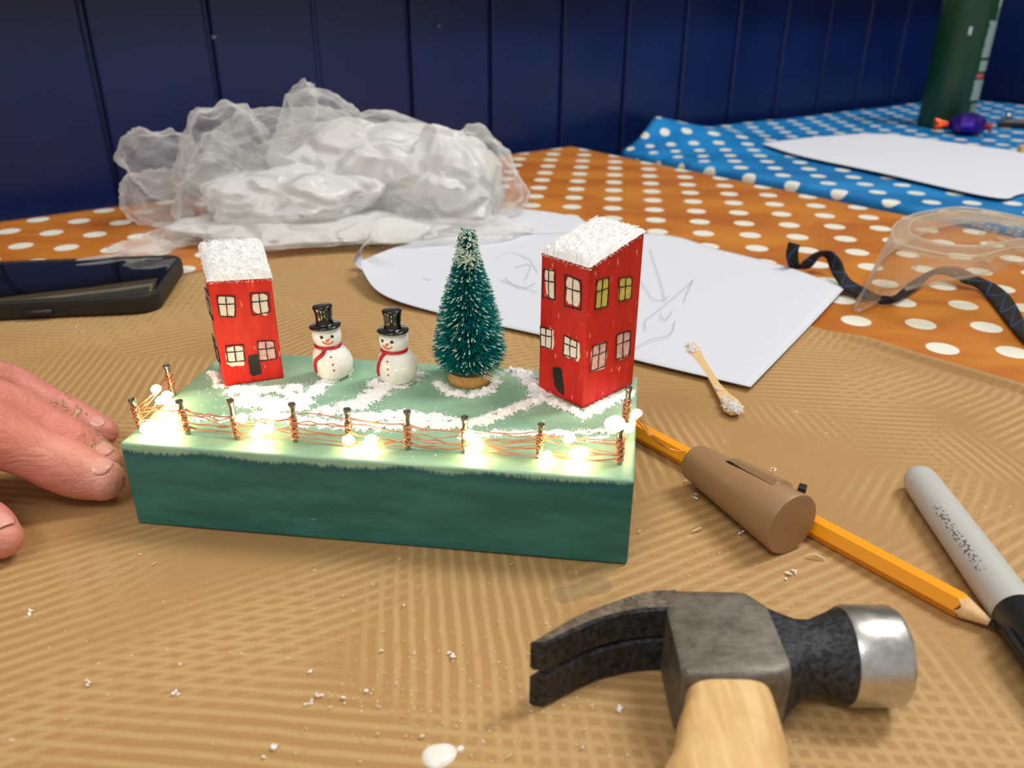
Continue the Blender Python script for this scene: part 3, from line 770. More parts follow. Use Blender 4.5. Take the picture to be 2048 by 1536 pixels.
leds = [(0, 1, 300, 849), (0, 1, 322, 846), (0, 1, 343, 845), (0, 1, 312, 862), (0, 1, 292, 858), (0, 1, 335, 858), (0, 9, 312, 778), (0, 9, 322, 800), (0, 9, 334, 790), (0, 9, 338, 806), (2, 3, 483, 836), (2, 3, 522, 856), (2, 3, 536, 858), (2, 3, 512, 868),
 (3, 4, 697, 880), (4, 5, 742, 878), (4, 5, 735, 890), (6, 7, 938, 870), (6, 7, 950, 878), (6, 7, 955, 892), (6, 7, 942, 902), (7, 8, 1138, 877), (7, 8, 1092, 912), (7, 8, 1150, 906), (7, 8, 1164, 904), (7, 8, 1158, 914), (8, 10, 1230, 848), (8, 10, 1256, 856)]
mb0 = None
def led(P, name='bulb', ax=None):
    global mb0
    P = Vector(P); P.z = max(P.z, BH + 1.7)
    if mb0 is None:
        mb = MB(); mb.lathe([(.1, -1.9), (.8, -1.6), (1.3, -.7), (1.45, 0), (1.3, .7), (.8, 1.6), (.1, 1.9)], 14, P, (1, 0.1, .15)); mb0 = mb.build(name, M_LED, None, smooth=True, origin=P)
        o = mb0
    else: o = mb0.copy(); link(o)
    o.parent = lights; o.location = (P - wloc(lights)) * S; o.rotation_euler = (0, random.uniform(-.6, .6), random.uniform(-.5, .5)); return o
for i, j, x, y in leds: led(onspan(i, j, x, y))
led(RP(1273, 841, Vector((0, 240, 0)), NY))

# ================================================================== pencil, battery cork, marker
def dirs(a, b):
    d = (b - a).normalized(); s = d.cross(Vector((0, 0, 1))).normalized(); u = s.cross(d).normalized(); return d, s, u
pa = W(1262, 858, 3.6); pb = W(2017, 1268, 3.6); d, s_, u_ = dirs(pa, pb)
pen = empty('pencil', (pb.x, pb.y, KZ), 'sharpened yellow-orange pencil lying beneath the brown cork-shaped holder', 'pencil')
M_YEL = plain('yellow_lacquer', rgb(250, 162, 14), .3, Coat_Weight=.3)
tipL = 12.5; Lp = (pb - pa).length
def hexr(c, r, rot=0, n=6): return [c + (s_ * math.cos(PI / 3 * j + rot) + u_ * math.sin(PI / 3 * j + rot)) * r for j in range(n)]
lift = Vector((0, 0, 0.7))
p0 = pa + lift; p1 = pb - d * tipL + lift
mb = MB()
N = 24; rg1 = []; rg0 = []
for j in range(N):
    a = 2 * PI * j / N; k = math.cos(PI / 6) / math.cos(((a) % (PI / 3)) - PI / 6)
    q = (s_ * math.cos(a) + u_ * math.sin(a)) * 3.7 * k
    rg0.append(p0 + q); rg1.append(p1 + q + d * (1.5 * (k - .866) / .134 * -1.0 + .4))
mb.loft([rg0, rg1]); mb.build('barrel', M_YEL, pen, auto=25)
mb = MB(); mb.loft([[p + (Vector()) for p in rg1], [(pb - d * 5 + lift * .6) + (s_ * math.cos(2 * PI * j / N) + u_ * math.sin(2 * PI * j / N)) * 1.0 for j in range(N)]])
mb.build('sharpened_wood', plain('cedar', rgb(226, 186, 132), .6, var=.12, vs=500), pen, auto=50)
mb = MB(); mb.tube([pb - d * 5.2 + lift * .6, pb - d * 1 + lift * .4, pb + lift * .3], [1.02, .4, .2], 12); mb.build('lead_point', plain('graphite', rgb(50, 50, 54), .3, .3), pen, smooth=True)

# battery cork resting against the pencil
r0, r1 = 6.6, 10.4
ca = W(1398, 918, 0); cb = W(1590, 1045, 0)
A = W(1388, 922, r0 + 3.4); B = W(1585, 1050, r1 + 1.0)
d, s_, u_ = dirs(A, B)
ck = empty('battery_holder', ((A.x + B.x) / 2, (A.y + B.y) / 2, KZ), 'brown cork-shaped plastic battery holder resting over the pencil', 'battery holder')
def circ(c, r, n=48, dd=None): return [c + (s_ * math.cos(2 * PI * j / n) + u_ * math.sin(2 * PI * j / n)) * r for j in range(n)]
t = NT('brown_silicone'); M_CORK = t.done(t.bsdf(t.mix(t.noise(t.coord('Object'), 60, 2), rgb(150, 116, 80), rgb(162, 126, 90)), .45, 0, t.bump(t.noise(t.coord('Object'), 900, 2), .1, .0003), Subsurface_Weight=.12, Subsurface_Radius=(1, .5, .3), Subsurface_Scale=.003))
mb = MB(); mb.loft([circ(A + d * x, r) for x, r in ((0, r0 - 1.1), (.5, r0 - .35), (1.3, r0), (0.5 * (B - A).length, (r0 + r1) / 2), ((B - A).length - .6, r1), ((B - A).length - .1, r1 - .25), ((B - A).length, r1 - .9))])
mb.build('casing', M_CORK, ck, auto=50)
# battery door: raised panel with slot on the upper side, plus mould line
LL = (B - A).length
def skin(x, ang, off): 
    r = r0 + (r1 - r0) * x / LL + off; return A + d * x + (s_ * math.cos(ang) + u_ * math.sin(ang)) * r
mb = MB(); rows = []
sgn = 1 if (s_.y > 0) else -1
angs = [PI / 2 - sgn * (0.02 + k * .13) for k in range(9)]
n_ = len(angs); xs_ = [LL * .34, LL * .37, LL * .8, LL * .82]
offs = [.05, 1.2, 1.2, .05]
V = [skin(x, a, offs[i] if 0 < k < n_ - 1 else .05) for i, x in enumerate(xs_) for k, a in enumerate(angs)]
F = [(i * n_ + k, i * n_ + k + 1, (i + 1) * n_ + k + 1, (i + 1) * n_ + k) for i in range(3) for k in range(n_ - 1)]
mb.add(V, F); mb.build('battery_door', M_CORK, ck, auto=30)
mb = MB(); a_ = PI / 2 + sgn * 0.06
mb.tube([skin(LL * .34, a_, .02), skin(LL * .38, a_, .1), skin(LL * .5, a_, .05), skin(LL * .8, a_, .02)], [.12, .55, .2, .12], 6); mb.build('slot', plain('dark_gap', rgb(30, 20, 12), .8), ck)
mb = MB(); q = skin(LL * .93, PI / 2 - sgn * .55, .9); mb.box((q.x, q.y, q.z), 2.4, 2.8, 2.6, rot=-.5); mb.build('switch', plain('black_switch', rgb(26, 24, 26), .4), ck, bevel=.3)

# marker pen
a = W(1841, 962, 6.2); b = W(2034, 1228, 7.0); d, s_, u_ = dirs(a, b)
mk = empty('marker_pen', (b.x, b.y, KZ), 'pale grey permanent marker with a black cap and rubbed black print', 'marker')
def m_marker():
    t = NT('grey_marker_plastic'); uv = t.n('TexCoord').outputs['UV']; s3 = t.n('SeparateXYZ', {0: uv}); u, v = s3.outputs[0], s3.outputs[1]
    band = t.math('MULTIPLY', t.math('MULTIPLY', t.step(v, .34, .4), t.math('SUBTRACT', 1.0, t.step(v, .80, .84))), t.math('MAXIMUM', t.math('MULTIPLY', t.step(u, .36, .37), t.math('SUBTRACT', 1.0, t.step(u, .44, .45))), t.math('MULTIPLY', t.step(u, .08, .09), t.math('SUBTRACT', 1.0, t.step(u, .15, .16)))))
    nz = t.noise(t.n('Mapping', {0: uv, 3: (40, 60, 1)}).outputs[0], 1.0, 2, .6)
    m = t.math('MULTIPLY', band, t.step(nz, .52, .58))
    c = t.mix(t.math('MULTIPLY', m, .85), rgb(192, 192, 188), rgb(60, 60, 68))
    return t.done(t.bsdf(c, .42))
mb = MB(); L = (b - a).length; rr = [(-5.4, .2), (-5.2, 1.6), (-4.4, 3.2), (-3, 4.5), (-1, 5.35), (2, 5.75), (L * .35, 6.0), (L * .7, 6.2), (L, 6.3)]
n = 40; rings = [[a + d * x + (s_ * math.cos(2 * PI * j / n) + u_ * math.sin(2 * PI * j / n)) * r for j in range(n)] for x, r in rr]
V = [p for r in rings for p in r]; F = [(i * n + j, i * n + (j + 1) % n, (i + 1) * n + (j + 1) % n, (i + 1) * n + j) for i in range(len(rings) - 1) for j in range(n)] + [tuple(range((len(rings) - 1) * n, len(rings) * n))]
uvs = [(((j / n) + .0) % 1, (x + 5.4) / (L + 5.4)) for x, r in rr for j in range(n)]
obj('barrel', V, F, m_marker(), mk, auto=50, uv=uvs)
mb = MB(); mb.loft([[b + d * x + (s_ * math.cos(2 * PI * j / n) + u_ * math.sin(2 * PI * j / n)) * r for j in range(n)] for x, r in ((-.5, 6.35), (0, 6.65), (28, 6.4), (34, 5.9), (40, 3.6), (50, 3.2), (51, 2.6))])
q = b + d * 8 + s_ * 6.9 + u_ * 1.2; mb.tube([q, q + d * 26], [1.2, .9], 8)
mb.build('cap', plain('black_cap', rgb(22, 22, 26), .4), mk, auto=35)

# ================================================================== hammer
def m_metal(name, c1, c2, rough, bs, bst, metal=1.0):
    t = NT(name); v = t.coord('Object'); a_ = t.noise(v, bs, 4, .65); b_ = t.noise(t.coord('Object', (1, 6, 1)), 350, 3, .6)
    c = t.mix(t.step(t.math('ADD', t.math('MULTIPLY', a_, .6), t.math('MULTIPLY', b_, .4)), .35, .65), c1, c2)
    sp = t.step(t.noise(v, 150, 1, .4), .80, .815)
    c = t.mix(sp, c, rgb(150, 200, 160))
    met = t.math('SUBTRACT', metal, t.math('MULTIPLY', sp, metal))
    return t.done(t.bsdf(c, t.math('MULTIPLY_ADD', a_, .25, rough), met, t.bump(a_, bst, .0005)))
M_CHEEK = m_metal('worn_forged_steel', rgb(104, 98, 90), rgb(134, 127, 116), .4, 220, .1, .7)
M_BLACK = m_metal('black_forged_scale', rgb(30, 30, 32), rgb(74, 76, 80), .42, 650, 1.0, .6)
M_POL = m_metal('polished_steel', rgb(190, 188, 182), rgb(210, 208, 204), .2, 300, .05)
hm = empty('hammer', (55, 140, KZ), 'claw hammer with dark steel head and pale wooden handle lying on its side', 'hammer')
def sup(y0, y1, z0, z1, x, e, n=40):
    cy, cz, ry, rz = (y0 + y1) / 2, (z0 + z1) / 2, (y1 - y0) / 2, (z1 - z0) / 2; out = []
    for j in range(n):
        a = 2 * PI * (j + .5) / n; c, s = math.cos(a), math.sin(a)
        out.append(Vector((x, cy + ry * math.copysign(abs(c) ** (2 / e), c), cz + rz * math.copysign(abs(s) ** (2 / e), s))))
    return out
g = KZ + .1
mb = MB()
mb.loft([sup(137.5, 165.3, g + 1.3, 21.5, 38.8, 9), sup(136.6, 166, g + .5, 22, 40, 11), sup(136.4, 165.8, g + .3, 22, 57, 11), sup(136.4, 165.2, g + .3, 22, 60, 11), sup(138, 162, g + 1, 21.4, 64, 7)])
cheek = mb.build('cheek', M_CHEEK, hm, auto=35)
mb = MB(); cz = 12.9
mb.loft([sup(138, 162, g + 1, 21.4, 63.9, 6), sup(140.5, 160.3, cz - 9.6, cz + 8.6, 67, 4), sup(142.6, 159.6, cz - 8.6, cz + 8.4, 70.5, 2.6), sup(143, 160, cz - 8.6, cz + 8.6, 74, 2.1), sup(141.8, 162, cz - 10.2, cz + 10.2, 78.5, 2), sup(140.4, 163.5, cz - 11.6, cz + 11.6, 81.5, 2)])
mb.build('neck', M_BLACK, hm, auto=35)
mb = MB()
mb.loft([sup(140.2, 163.7, cz - 11.75, cz + 11.75, 81.4, 2), sup(139.8, 164.1, cz - 12.1, cz + 12.1, 82.5, 2), sup(139.8, 164.1, cz - 12.1, cz + 12.1, 93.2, 2), sup(140.5, 163.4, cz - 11.5, cz + 11.5, 94.5, 2), sup(144, 160, cz - 8, cz + 8, 94.9, 2)])
mb.build('striking_face', M_POL, hm, auto=30)
bk = catmull([W(1352, 1175, 22), W(1290, 1180, 22), W(1220, 1201, 22), W(1154, 1227, 22), W(1061, 1281, 22)], 6)
ft = catmull([W(1352, 1216, 22), W(1300, 1218, 22), W(1240, 1227, 22), W(1180, 1245, 22), W(1094, 1285, 22)], 6)
def tine(z0f, z1f, lab=None):
    mb = MB(); rings = []; n = len(bk)
    for i in range(n):
        t = i / (n - 1); a, b = bk[i], ft[i]; z0, z1 = z0f(t), z1f(t)
        c = .7
        m_ = (b - a).normalized()
        rings.append([Vector((a.x, a.y, z0)) + m_ * c, Vector((a.x, a.y, z0 + c)), Vector((a.x, a.y, z1 - c)), Vector((a.x, a.y, z1)) + m_ * c,
                      Vector((b.x, b.y, z1)) - m_ * c, Vector((b.x, b.y, z1 - c)), Vector((b.x, b.y, z0 + c)), Vector((b.x, b.y, z0)) - m_ * c])
    k = len(rings); mb.loft(rings)
    # outer (far) side is worn bright, inner side keeps its black scale
    mi = []
    for i in range(k - 1):
        for j in range(8): mi.append(0 if (j in (1, 2, 3) and lab is None) else 1)
    mi += [1, 1]; mb.mi = mi
    return mb.build('claw', [M_CLAW, M_BLACK], hm, auto=35)
M_CLAW = m_metal('scuffed_claw_steel', rgb(100, 92, 84), rgb(150, 138, 124), .36, 500, .25)
tine(lambda t: 12.1 + .9 * t, lambda t: 21.9)
tine(lambda t: g + .3, lambda t: 11.9 - .5 * t, 'lower')
# wooden handle
def m_handle():
    t = NT('hickory'); v = t.coord('Object', (1, .06, 1)); a_ = t.noise(v, 380, 4, .6, .4); b_ = t.noise(t.coord('Object'), 90, 3)
    c = t.mix(t.step(a_, .3, .7), rgb(212, 168, 108), rgb(234, 198, 142)); c = t.mix(t.math('MULTIPLY', t.step(b_, .5, .75), .35), c, rgb(190, 140, 84))
    return t.done(t.bsdf(c, .45, 0, t.bump(a_, .15, .0004)))
def supx(x0, x1, z0, z1, y, e, n=40):
    cx, c_, rx, rz = (x0 + x1) / 2, (z0 + z1) / 2, (x1 - x0) / 2, (z1 - z0) / 2; out = []
    for j in range(n):
        a = 2 * PI * (j + .5) / n; c, s = math.cos(a), math.sin(a)
        out.append(Vector((cx + rx * math.copysign(abs(c) ** (2 / e), c), y, c_ + rz * math.copysign(abs(s) ** (2 / e), s))))
    return out
xa, xb = W(1326, 1536, 11), W(1572, 1536, 11)
mb = MB(); mb.loft([supx(40.2, 59.2, 4, 20.2, 137.5, 4), supx(39.6, 59.6, 3.2, 20.4, 134.5, 3.6), supx(37.2, 59.8, 2.2, 20.6, 130, 3), supx(34.6, 59.4, 1.6, 21, 122, 2.6), supx(xa.x - 1.8, xb.x - .8, 1.3, 21.4, xa.y - 4, 2.4),
    supx(29, 58, 1.3, 22, 85, 2.4), supx(26, 53, 1.5, 22, 60, 2.3), supx(21, 46, 2, 20, 10, 2.3), supx(12, 40, 1.4, 22, -60, 2.3), supx(2, 34, 1.3, 24, -120, 2.4), supx(0, 33, 2, 23, -133, 2.4)])
mb.build('handle', m_handle(), hm, auto=45)

# clear plastic keyhole-shaped tab on the paper
def m_clear(name, haze=.08, tint=(.97, .97, .95, 1), rough=.08, edge=.5, gloss=.3):
    t = NT(name); tr = t.n('BsdfTransparent', {0: tint}).outputs[0]; gl = t.n('BsdfGlossy', {0: (1, 1, 1, 1), 'Roughness': rough}).outputs[0]
    df = t.n('BsdfDiffuse', {0: rgb(240, 234, 220)}).outputs[0]; tl = t.n('BsdfTranslucent', {0: rgb(240, 234, 220)}).outputs[0]
    df = t.n('MixShader', {0: .5, 1: df, 2: tl}).outputs[0]
    lw = t.n('LayerWeight', {0: .5}).outputs[1]
    hz = t.math('ADD', haze, t.math('MULTIPLY', t.math('POWER', lw, 3.0), edge), None, True)
    a_ = t.n('MixShader', {0: hz, 1: tr, 2: df}).outputs[0]
    g_ = t.math('MULTIPLY_ADD', t.math('POWER', lw, 4.0), gloss, .04)
    return t.done(t.n('MixShader', {0: g_, 1: a_, 2: gl}).outputs[0])
tabp = [(1106, 1188), (1108, 1180), (1120, 1174), (1140, 1172), (1158, 1168), (1168, 1160), (1184, 1156), (1206, 1157), (1221, 1165), (1224, 1176), (1214, 1186), (1196, 1190), (1176, 1190), (1160, 1194), (1144, 1202), (1124, 1206), (1110, 1200)]
q = [W(x, y, KZ) for x, y in tabp][::-1]
mb = MB(); mb.prism([(p.x, p.y) for p in q], KZ + .3, KZ + .8); mb.tube([Vector((p.x, p.y, KZ + .7)) for p in q] + [Vector((q[0].x, q[0].y, KZ + .7))], .16, 5)
tag(mb.build('plastic_tab', m_clear('clear_tab_plastic', .05, edge=.08, gloss=.1)), 'clear plastic keyhole-shaped hang tab lying on brown paper above the hammer', 'plastic tab')

# ================================================================== phone
zc = 11.0
c = [W(373, 519, zc), W(301, 600, zc), W(0, 606, zc)]
fr_, fl_ = W(312, 592, zc), W(0, 606, zc); br_ = W(376, 519, zc)
dx = (fl_ - fr_).normalized(); dy = (br_ - fr_); dy = (dy - dx * dy.dot(dx)).normalized(); wid = 78; lng = 158
o0 = fr_; ph = empty('smartphone', o0 + dx * lng / 2 + dy * wid / 2 - Vector((0, 0, zc - KZ)), 'black smartphone in a thick rubber case lying face up on brown paper', 'phone')
def rrect(l, w_, r, inset, n=8):
    pts = []
    for cx, cy, a0 in ((l - r, w_ - r, 0), (r, w_ - r, PI / 2), (r, r, PI), (l - r, r, 1.5 * PI)):
        for k in range(n + 1):
            a = a0 + PI / 2 * k / n; pts.append((cx + (r - inset) * math.cos(a), cy + (r - inset) * math.sin(a)))
    return pts
def pp(x, y, z): return o0 + dx * x + dy * y + Vector((0, 0, z - zc))
mb = MB(); rings = []
for ins, z in ((2, KZ + .2), (.6, KZ + .8), (0, 3), (.0, 8.5), (.4, 10.4), (1.2, 11), (2.6, 11), (3.2, 10.4)): rings.append([pp(x, y, z) for x, y in rrect(lng, wid, 12, ins)])
mb.loft(rings); M_RUB = plain('black_rubber', rgb(30, 28, 26), .55, bump=.1); mb.build('case', M_RUB, ph, auto=40)
mb = MB(); mb.loft([[pp(x, y, z) for x, y in rrect(lng, wid, 12, i)] for i, z in ((3.2, 10.2), (3.3, 10.6), (3.8, 10.75))]); mb.build('screen', plain('dark_glass', rgb(6, 8, 16), .06, Coat_Weight=1.0, Specular_IOR_Level=.8), ph, auto=30)
for x0, x1 in ((100, 128), (53, 68)):
    mb = MB(); a_ = [pp(x0, -.5, 5), pp(x1, -.5, 5)]
    mb.tube([a_[0], a_[1]], 1.6, 10); mb.build('side_button', M_RUB, ph, smooth=True)
mb = MB(); mb.box(tuple(pp(9, wid - 7, 10.9)), 6, 1, .3); mb.build('earpiece', plain('grey_mesh', rgb(60, 60, 64), .6), ph)

# ================================================================== white sheets of paper
M_PAPER = plain('white_paper', rgb(216, 219, 228), .65)
M_PEN = plain('graphite_line', rgb(150, 152, 162), .7)
def sheet(name, back, front, zf, label, n=40, m=60, mat=M_PAPER):
    # back and front: edge curves in picture coordinates with heights (px, py, z), left to right
    b = catmull([W(*p) for p in back], 8); f = catmull([W(*p) for p in front], 8)
    def samp(c, t):
        L = [0]
        for i in range(1, len(c)): L.append(L[-1] + (c[i] - c[i - 1]).length)
        d_ = t * L[-1]
        for i in range(1, len(c)):
            if L[i] >= d_ - 1e-9:
                k = (d_ - L[i - 1]) / max(1e-9, L[i] - L[i - 1]); return c[i - 1] * (1 - k) + c[i] * k
        return c[-1]
    V = []
    for j in range(m + 1):
        A, B = samp(b, j / m), samp(f, j / m)
        for i in range(n + 1):
            v = i / n; P = A * (1 - v) + B * v; V.append(P + Vector((0, 0, zf(j / m, v))))
    F = [(j * (n + 1) + i, j * (n + 1) + i + 1, (j + 1) * (n + 1) + i + 1, (j + 1) * (n + 1) + i) for j in range(m) for i in range(n)]
    o = obj(name, V, F, mat, smooth=True)
    md = o.modifiers.new('thick', 'SOLIDIFY'); md.thickness = .12 * S; md.offset = 1
    return tag(o, label, 'paper'), V
sh, _ = sheet('paper_sheet', [(720, 523, 12), (800, 492, 5.5), (900, 474, 5), (1288, 466, 4), (1436, 499, 4), (1581, 536, 4), (1689, 577, 4)],
      [(722, 535, 11), (760, 585, 6.5), (867, 622, 3.4), (1079, 669, 3.2), (1271, 721, 3), (1420, 757, 3), (1501, 776, 3)], lambda u, v: .5 * math.sin(u * 5) * math.sin(v * 4), 'large white paper sheet with faint pencil sketch lying behind the block')
for ln in ([(1280, 560), (1310, 600), (1340, 590)], [(1290, 640), (1340, 600), (1375, 570), (1387, 558)], [(1387, 558), (1372, 590), (1368, 603)], [(1300, 500), (1320, 560), (1330, 600)], [(1260, 700), (1300, 680), (1340, 668), (1350, 640)],
      [(1290, 640), (1290, 660)], [(1320, 625), (1330, 640), (1345, 620)], [(1010, 555), (1030, 572), (1050, 575), (1070, 566)], [(1030, 535), (1060, 530), (1050, 560)], [(990, 520), (1020, 505), (1060, 520)], [(890, 540), (920, 528)], [(760, 555), (800, 548), (860, 560)], [(1000, 560), (1075, 585)], [(1060, 520), (1075, 545)]):
    mb = MB(); mb.tube(catmull([W(x, y, 4.75) for x, y in ln], 5), .13, 4); mb.build('pencil_line', M_PEN, sh)
sheet('paper_sheet', [(735, 470, 2.4), (860, 440, 2.4), (1000, 420, 2.4), (1090, 424, 2.6), (1160, 437, 2.6)], [(740, 490, 1.8), (860, 475, 1.8), (1000, 470, 1.8), (1090, 470, 1.8), (1200, 475, 1.8)], lambda u, v: .3 + .6 * math.sin(u * 7 + v * 3) ** 2, 'second white paper sheet between the plastic bag and the sketch')
# curled up strip at the left end of the paper
mb = MB(); P0 = [W(738, 486, 26), W(724, 495, 22), W(712, 510, 14), (W(708, 525, 6)), W(722, 540, 3.4)]; P1 = [W(742, 462, 30), W(738, 470, 27), W(728, 490, 18), W(722, 510, 9), W(732, 530, 4)]
a_, b_ = catmull(P0, 8), catmull(P1, 8); V = []
for p, q in zip(a_, b_):
    for k in range(7): V.append(p * (1 - k / 6) + q * (k / 6) + Vector((0, 1.2 * math.sin(PI * k / 6), 0)))
F = [(i * 7 + k, i * 7 + k + 1, (i + 1) * 7 + k + 1, (i + 1) * 7 + k) for i in range(len(a_) - 1) for k in range(6)]
o = obj('curled_corner', V, F, M_PAPER, sh, smooth=True); md = o.modifiers.new('thick', 'SOLIDIFY'); md.thickness = .15 * S
# sheet on the blue cloth
sheet('paper_sheet', [(1523, 287, 4), (1640, 274, 3), (1765, 268, 3), (1900, 284, 3), (2048, 303, 3), (2190, 322, 3)], [(1526, 288, 4), (1600, 312, 3.5), (1760, 346, 3), (1985, 394, 4), (2048, 386, 3), (2195, 366, 3)], lambda u, v: .4 * math.sin(u * 6), 'blank white paper sheet on the blue spotted cloth')

# ================================================================== wooden spreader with snow
zz = 3.6
L_ = [(1370, 688), (1378, 684), (1388, 684), (1399, 695), (1410, 718), (1427, 745), (1440, 766), (1458, 785), (1478, 800), (1486, 812), (1480, 824), (1462, 826), (1447, 818), (1441, 800), (1428, 775), (1414, 750), (1394, 722), (1374, 700)]
q = [W(x, y, zz) for x, y in L_][::-1]
st = empty('wooden_spreader', (W(1425, 760, 0).x, W(1425, 760, 0).y, KZ), 'small wooden spreader stick clumped with fake snow, half on the white paper', 'craft stick')
mb = MB(); mb.prism([(p.x, p.y) for p in q], zz - 1.3, zz); mb.build('stick', plain('birch', rgb(222, 188, 132), .6, var=.08, vs=300), st, bevel=.3)
mb = MB()
for cx, cy, s_r, n in ((1466, 815, 2.6, 260), (1450, 800, 1.6, 90), (1385, 700, 2.0, 120), (1380, 690, 1.5, 60), (1475, 822, 2.2, 120), (1434, 778, .9, 30)):
    c_ = W(cx, cy, zz + .6)
    for k in range(n): shard(mb, c_ + Vector((random.gauss(0, s_r * .6), random.gauss(0, s_r * .6), abs(random.gauss(0, s_r * .35)))), random.uniform(.4, 1.0), 0, 1.5)
mb.build('snow_clumps', M_SNOW, st)

# ================================================================== elastic strap and goggles
def z5(x, y): return (1500 + x * .26758, 380 + y * .26758)
pr = [((290, 388), (370, 413), 20, 20), ((268, 490), (360, 490), 12, 12), ((300, 578), (375, 562), 3, 6), ((370, 592), (412, 520), 3, 9), ((450, 578), (470, 480), 4, 13), ((520, 500), (540, 458), 9, 15), ((570, 510), (620, 465), 9, 14), ((600, 590), (680, 530), 5, 12),
      ((640, 670), (712, 610), 3.5, 8), ((700, 742), (762, 680), 4, 6), ((820, 802), (862, 735), 2.4, 6), ((930, 835), (960, 785), 1.5, 5), ((1000, 857), (1000, 790), 1.5, 6), ((1100, 832), (1085, 790), 2, 7), ((1250, 735), (1200, 690), 3, 8), ((1350, 645), (1340, 608), 6, 9),
      ((1420, 632), (1450, 575), 6, 11), ((1520, 655), (1560, 580), 5, 10), ((1600, 695), (1720, 655), 4, 7), ((1720, 745), (1840, 710), 2, 5), ((1850, 900), (1945, 800), 1.5, 3), ((1930, 1005), (2010, 900), 1.5, 3), ((2060, 1150), (2075, 1010), 1.5, 3), ((2200, 1240), (2210, 1120), 1.5, 2)]
e1_ = catmull([W(*z5(*a), z) for a, b, z, y in pr], 8); e2_ = catmull([W(*z5(*b), y) for a, b, z, y in pr], 8)
V = []; uv = []; acc = 0
for i, (p, q) in enumerate(zip(e1_, e2_)):
    if i: acc += (((p + q) / 2) - ((e1_[i - 1] + e2_[i - 1]) / 2)).length
    for k in range(5): V.append(p * (1 - k / 4) + q * (k / 4)); uv.append((acc, k / 4))
F = [(i * 5 + k, i * 5 + k + 1, (i + 1) * 5 + k + 1, (i + 1) * 5 + k) for i in range(len(e1_) - 1) for k in range(4)]
t = NT('black_elastic'); s3 = t.n('SeparateXYZ', {0: t.n('TexCoord').outputs['UV']}); u, v = s3.outputs[0], s3.outputs[1]
tri = t.math('MULTIPLY', t.math('ABSOLUTE', t.math('SUBTRACT', t.math('FRACT', t.math('DIVIDE', u, 22.0)), .5)), 2.0)
dd = t.math('ABSOLUTE', t.math('SUBTRACT', tri, v)); ln = t.math('SUBTRACT', 1.0, t.step(dd, .03, .06)); das = t.math('GREATER_THAN', t.math('FRACT', t.math('DIVIDE', u, 1.1)), .45)
cc = t.mix(t.math('MULTIPLY', ln, das), rgb(24, 22, 22), rgb(70, 110, 190))
rib = t.math('SINE', t.math('MULTIPLY', v, 60.0))
M_EL = t.done(t.bsdf(cc, .8, 0, t.bump(rib, .4, .0004)))
o = obj('elastic_strap', V, F, M_EL, smooth=True, uv=uv); md = o.modifiers.new('thick', 'SOLIDIFY'); md.thickness = 1.0 * S; md.offset = 0
tag(o, 'black elastic strap with blue zigzag dashes twisting over the orange cloth', 'strap')

# safety goggles, clear soft plastic
gg = empty('safety_goggles', W(1900, 560, 0.4), 'clear plastic safety goggles lying lens up on the orange cloth', 'goggles')
M_CLR = m_clear('clear_goggle_plastic', .13, (.97, .96, .94, 1), .1, .55); M_CLR2 = m_clear('thick_goggle_rim', .14, (.95, .93, .87, 1), .1, .35); M_GLINT = m_clear('goggle_edge_glint', .38, (.95, .93, .86, 1), .15, .4); M_LENS = m_clear('goggle_lens', .06, (.97, .97, .95, 1), .04, .25)  # the haziest mix stands in for bright specular edges on the rim
def closed(pts, N_):
    P = [W(*p) for p in pts]; n = len(P); out = []
    P2 = [P[-1]] + P + [P[0], P[1]]
    dense = []
    for i in range(1, n + 1):
        p0, p1, p2, p3 = P2[i - 1], P2[i], P2[i + 1], P2[(i + 2)]
        for k in range(12):
            t = k / 12; dense.append(.5 * ((2 * p1) + (p2 - p0) * t + (2 * p0 - 5 * p1 + 4 * p2 - p3) * t * t + (3 * p1 - p0 - 3 * p2 + p3) * t ** 3))
    for i in range(N_): out.append(dense[int(i * len(dense) / N_)])
    return out
N_ = 140
outer = [(1789, 487, 38), (1786, 458, 40), (1821, 436, 41), (1875, 424, 42), (1928, 420, 42), (1985, 428, 42), (2048, 441, 42), (2130, 458, 42), (2190, 490, 40), (2170, 540, 37), (2100, 548, 36), (2048, 502, 37), (1995, 508, 36), (1955, 519, 36), (1888, 514, 36), (1821, 500, 37)]
inner = [(1819, 474, 38.5), (1818, 457, 40), (1836, 443, 41), (1880, 433, 42), (1928, 430, 42), (1985, 438, 42), (2048, 452, 42), (2118, 466, 42), (2160, 490, 40), (2145, 522, 38), (2095, 530, 37), (2048, 487, 38), (1995, 494, 37), (1955, 500, 37), (1901, 498, 37), (1848, 487, 38)]
lower = [(1712, 622, 1.6), (1738, 560, 5), (1785, 500, 3), (1880, 455, 2), (1960, 445, 2), (2030, 450, 2), (2110, 470, 2), (2200, 500, 2), (2290, 560, 2), (2280, 640, 2), (2150, 600, 14), (2038, 528, 26), (1998, 540, 20), (1950, 552, 16), (1861, 568, 10), (1781, 588, 5)]
O_ = closed(outer, N_); I_ = closed(inner, N_); Lo = closed(lower, N_)
mid1 = [O_[i] * .62 + Lo[i] * .38 + Vector((0, 0, 2.5)) for i in range(N_)]; mid2 = [O_[i] * .3 + Lo[i] * .7 + Vector((0, 0, 2.0)) for i in range(N_)]
mb = MB(); mb.loft([O_, mid1, mid2, Lo], caps=False)
mb.build('face_seal', M_CLR, gg, smooth=True)
mb = MB(); mb.tube(Lo + [Lo[0]], 0.9, 8, caps=False); mb.build('seal_edge', M_CLR2, gg, smooth=True)
up = Vector((0, 0, 1.6))
